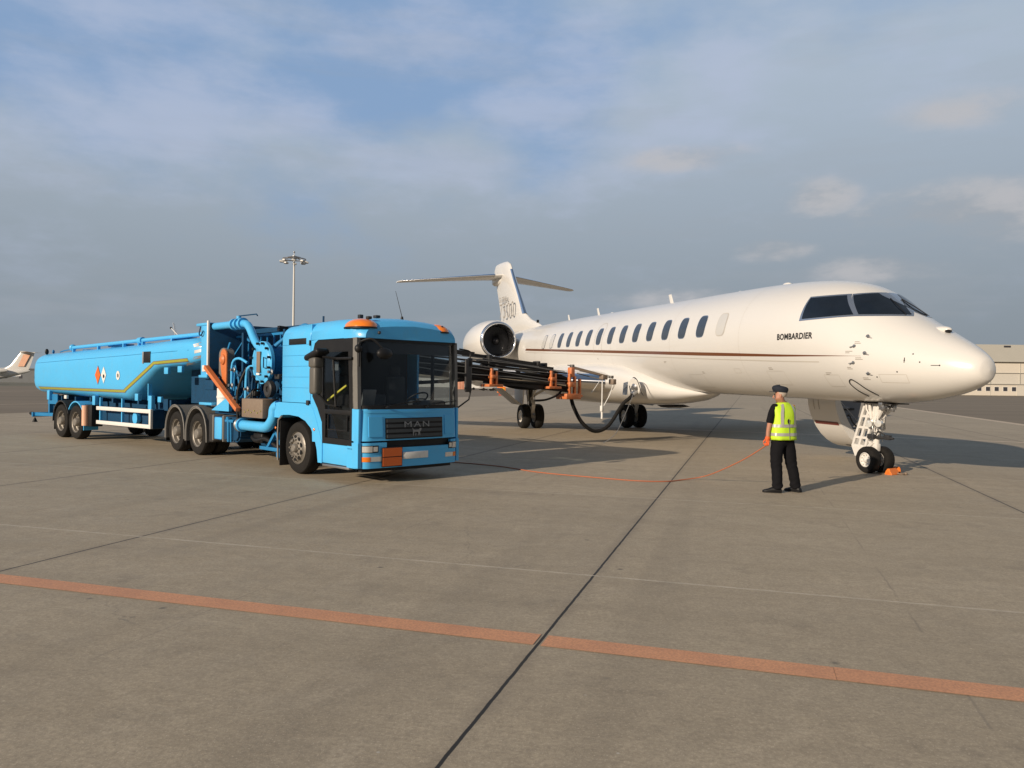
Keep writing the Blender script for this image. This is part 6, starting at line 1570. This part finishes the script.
C1 = region(((-31,21.5,12,6,1.3),(-14,20,8,3.5,.95),(3,17,4.5,6,1.1),(-3,22,3,3,.7)))
P1 = region(((-6,24.5,8,3.5,1.),(5.7,22.8,5,3,1.),(16.6,22.7,6,4,1.),(.6,20.3,5,2,.9),(-20.9,18.5,8,2.5,.95),(-27,15.5,9,4,.8),(-10,15.3,9,2.5,.7),(12,18,8,2.5,.6),(27,21,9,3,.6)))
L1 = region(((31,11,8,2.4,1.),(18.8,9.7,3,1.1,.8),(25.4,8.1,4.5,1.1,.85),(13,6.4,6,.9,.7),(22,13,2.6,1.5,.85),(13,16.2,5,1.1,.75),(30.5,17.5,5,1.5,.5)))
veil_bias = mth('ADD', mth('MULTIPLY', mr(z,.10,.44,1,0), .42), mth('MULTIPLY', mr(x,-.05,.35,0,1), .30))
veil = mr(mth('SUBTRACT', mth('ADD', nA, veil_bias), mth('MULTIPLY', C1, .20)), .45, .80, .12, 1)
col = mixc(veil, clear, grey)
pf_ = mr(mth('ADD', mth('ADD', mth('MULTIPLY', nA, .5), mth('MULTIPLY', nB, .5)), mth('MULTIPLY', P1, .17)), .50, .74, 0, 1)
col = mixc(mth('MULTIPLY', mth('MULTIPLY', pf_, mr(z,.03,.2,.15,1)), .72), col, C_(.445,.51,.66))
st = mr(nC, .48, .66, 0, 1)
col = mixc(mth('MULTIPLY', st, mr(z,.0,.25,.30,.12)), col, C_(.345,.375,.415))
col = mixc(mth('MULTIPLY', mth('MULTIPLY', mr(z,.0,.16,1,0), mr(x,.0,.5,0,1)), .35), col, C_(.22,.25,.28))
lw_ = mr(mth('ADD', nB, mth('MULTIPLY', L1, .36)), .56, .90, 0, 1)
col = mixc(mth('MULTIPLY', mth('MULTIPLY', lw_, mr(L1,.05,.5,0,1)), .80), col, mixc(mr(nB,.42,.60,0,1), C_(.36,.385,.42), C_(.50,.495,.51)))
dim = mth('MULTIPLY', mr(z,.45,.85,1,.38), mr(sep.outputs['Y'],-.6,.1,.52,1))
vs = N.new('ShaderNodeVectorMath'); vs.operation = 'SCALE'; L.new(col, vs.inputs[0]); L.new(dim, vs.inputs['Scale']); col = vs.outputs[0]
col = mixc(mr(z,-.02,.0,1,0), col, C_(.20,.19,.17))
L.new(col, bg.inputs[0]); bg.inputs[1].default_value = STR
sun = bpy.data.lights.new('sun', 'SUN'); sun.energy = 5.0; sun.angle = R(.6); sun.color = (1.,.84,.66)
so_ = bpy.data.objects.new('sun', sun); COL.objects.link(so_)
dirv = Vector((-SUN_AZ[0]*math.cos(SUN_EL), -SUN_AZ[1]*math.cos(SUN_EL), -math.sin(SUN_EL)))
so_.rotation_euler = dirv.to_track_quat('-Z','Y').to_euler(); so_.location = (-20,-20,20)
cam = bpy.data.cameras.new('camera'); cam.sensor_width = 36; cam.lens = 36*765/1024; cam.clip_end = 8000; cam.clip_start = .05
co = bpy.data.objects.new('camera', cam); COL.objects.link(co)
r_ = .012; Rv = Vector((1,0,r_)).normalized(); Uv = Vector((-r_,0,1)).normalized(); Bv = Rv.cross(Uv)
co.matrix_world = Matrix(((Rv.x,Uv.x,Bv.x,0),(Rv.y,Uv.y,Bv.y,0),(Rv.z,Uv.z,Bv.z,1.72),(0,0,0,1)))
scene.camera = co
scene.view_settings.view_transform = 'Standard'; scene.view_settings.look = 'None'; scene.view_settings.exposure = 0; scene.view_settings.gamma = 1
scene.view_settings.use_curve_mapping = False
scene.cycles.max_bounces = 8; scene.cycles.transparent_max_bounces = 12
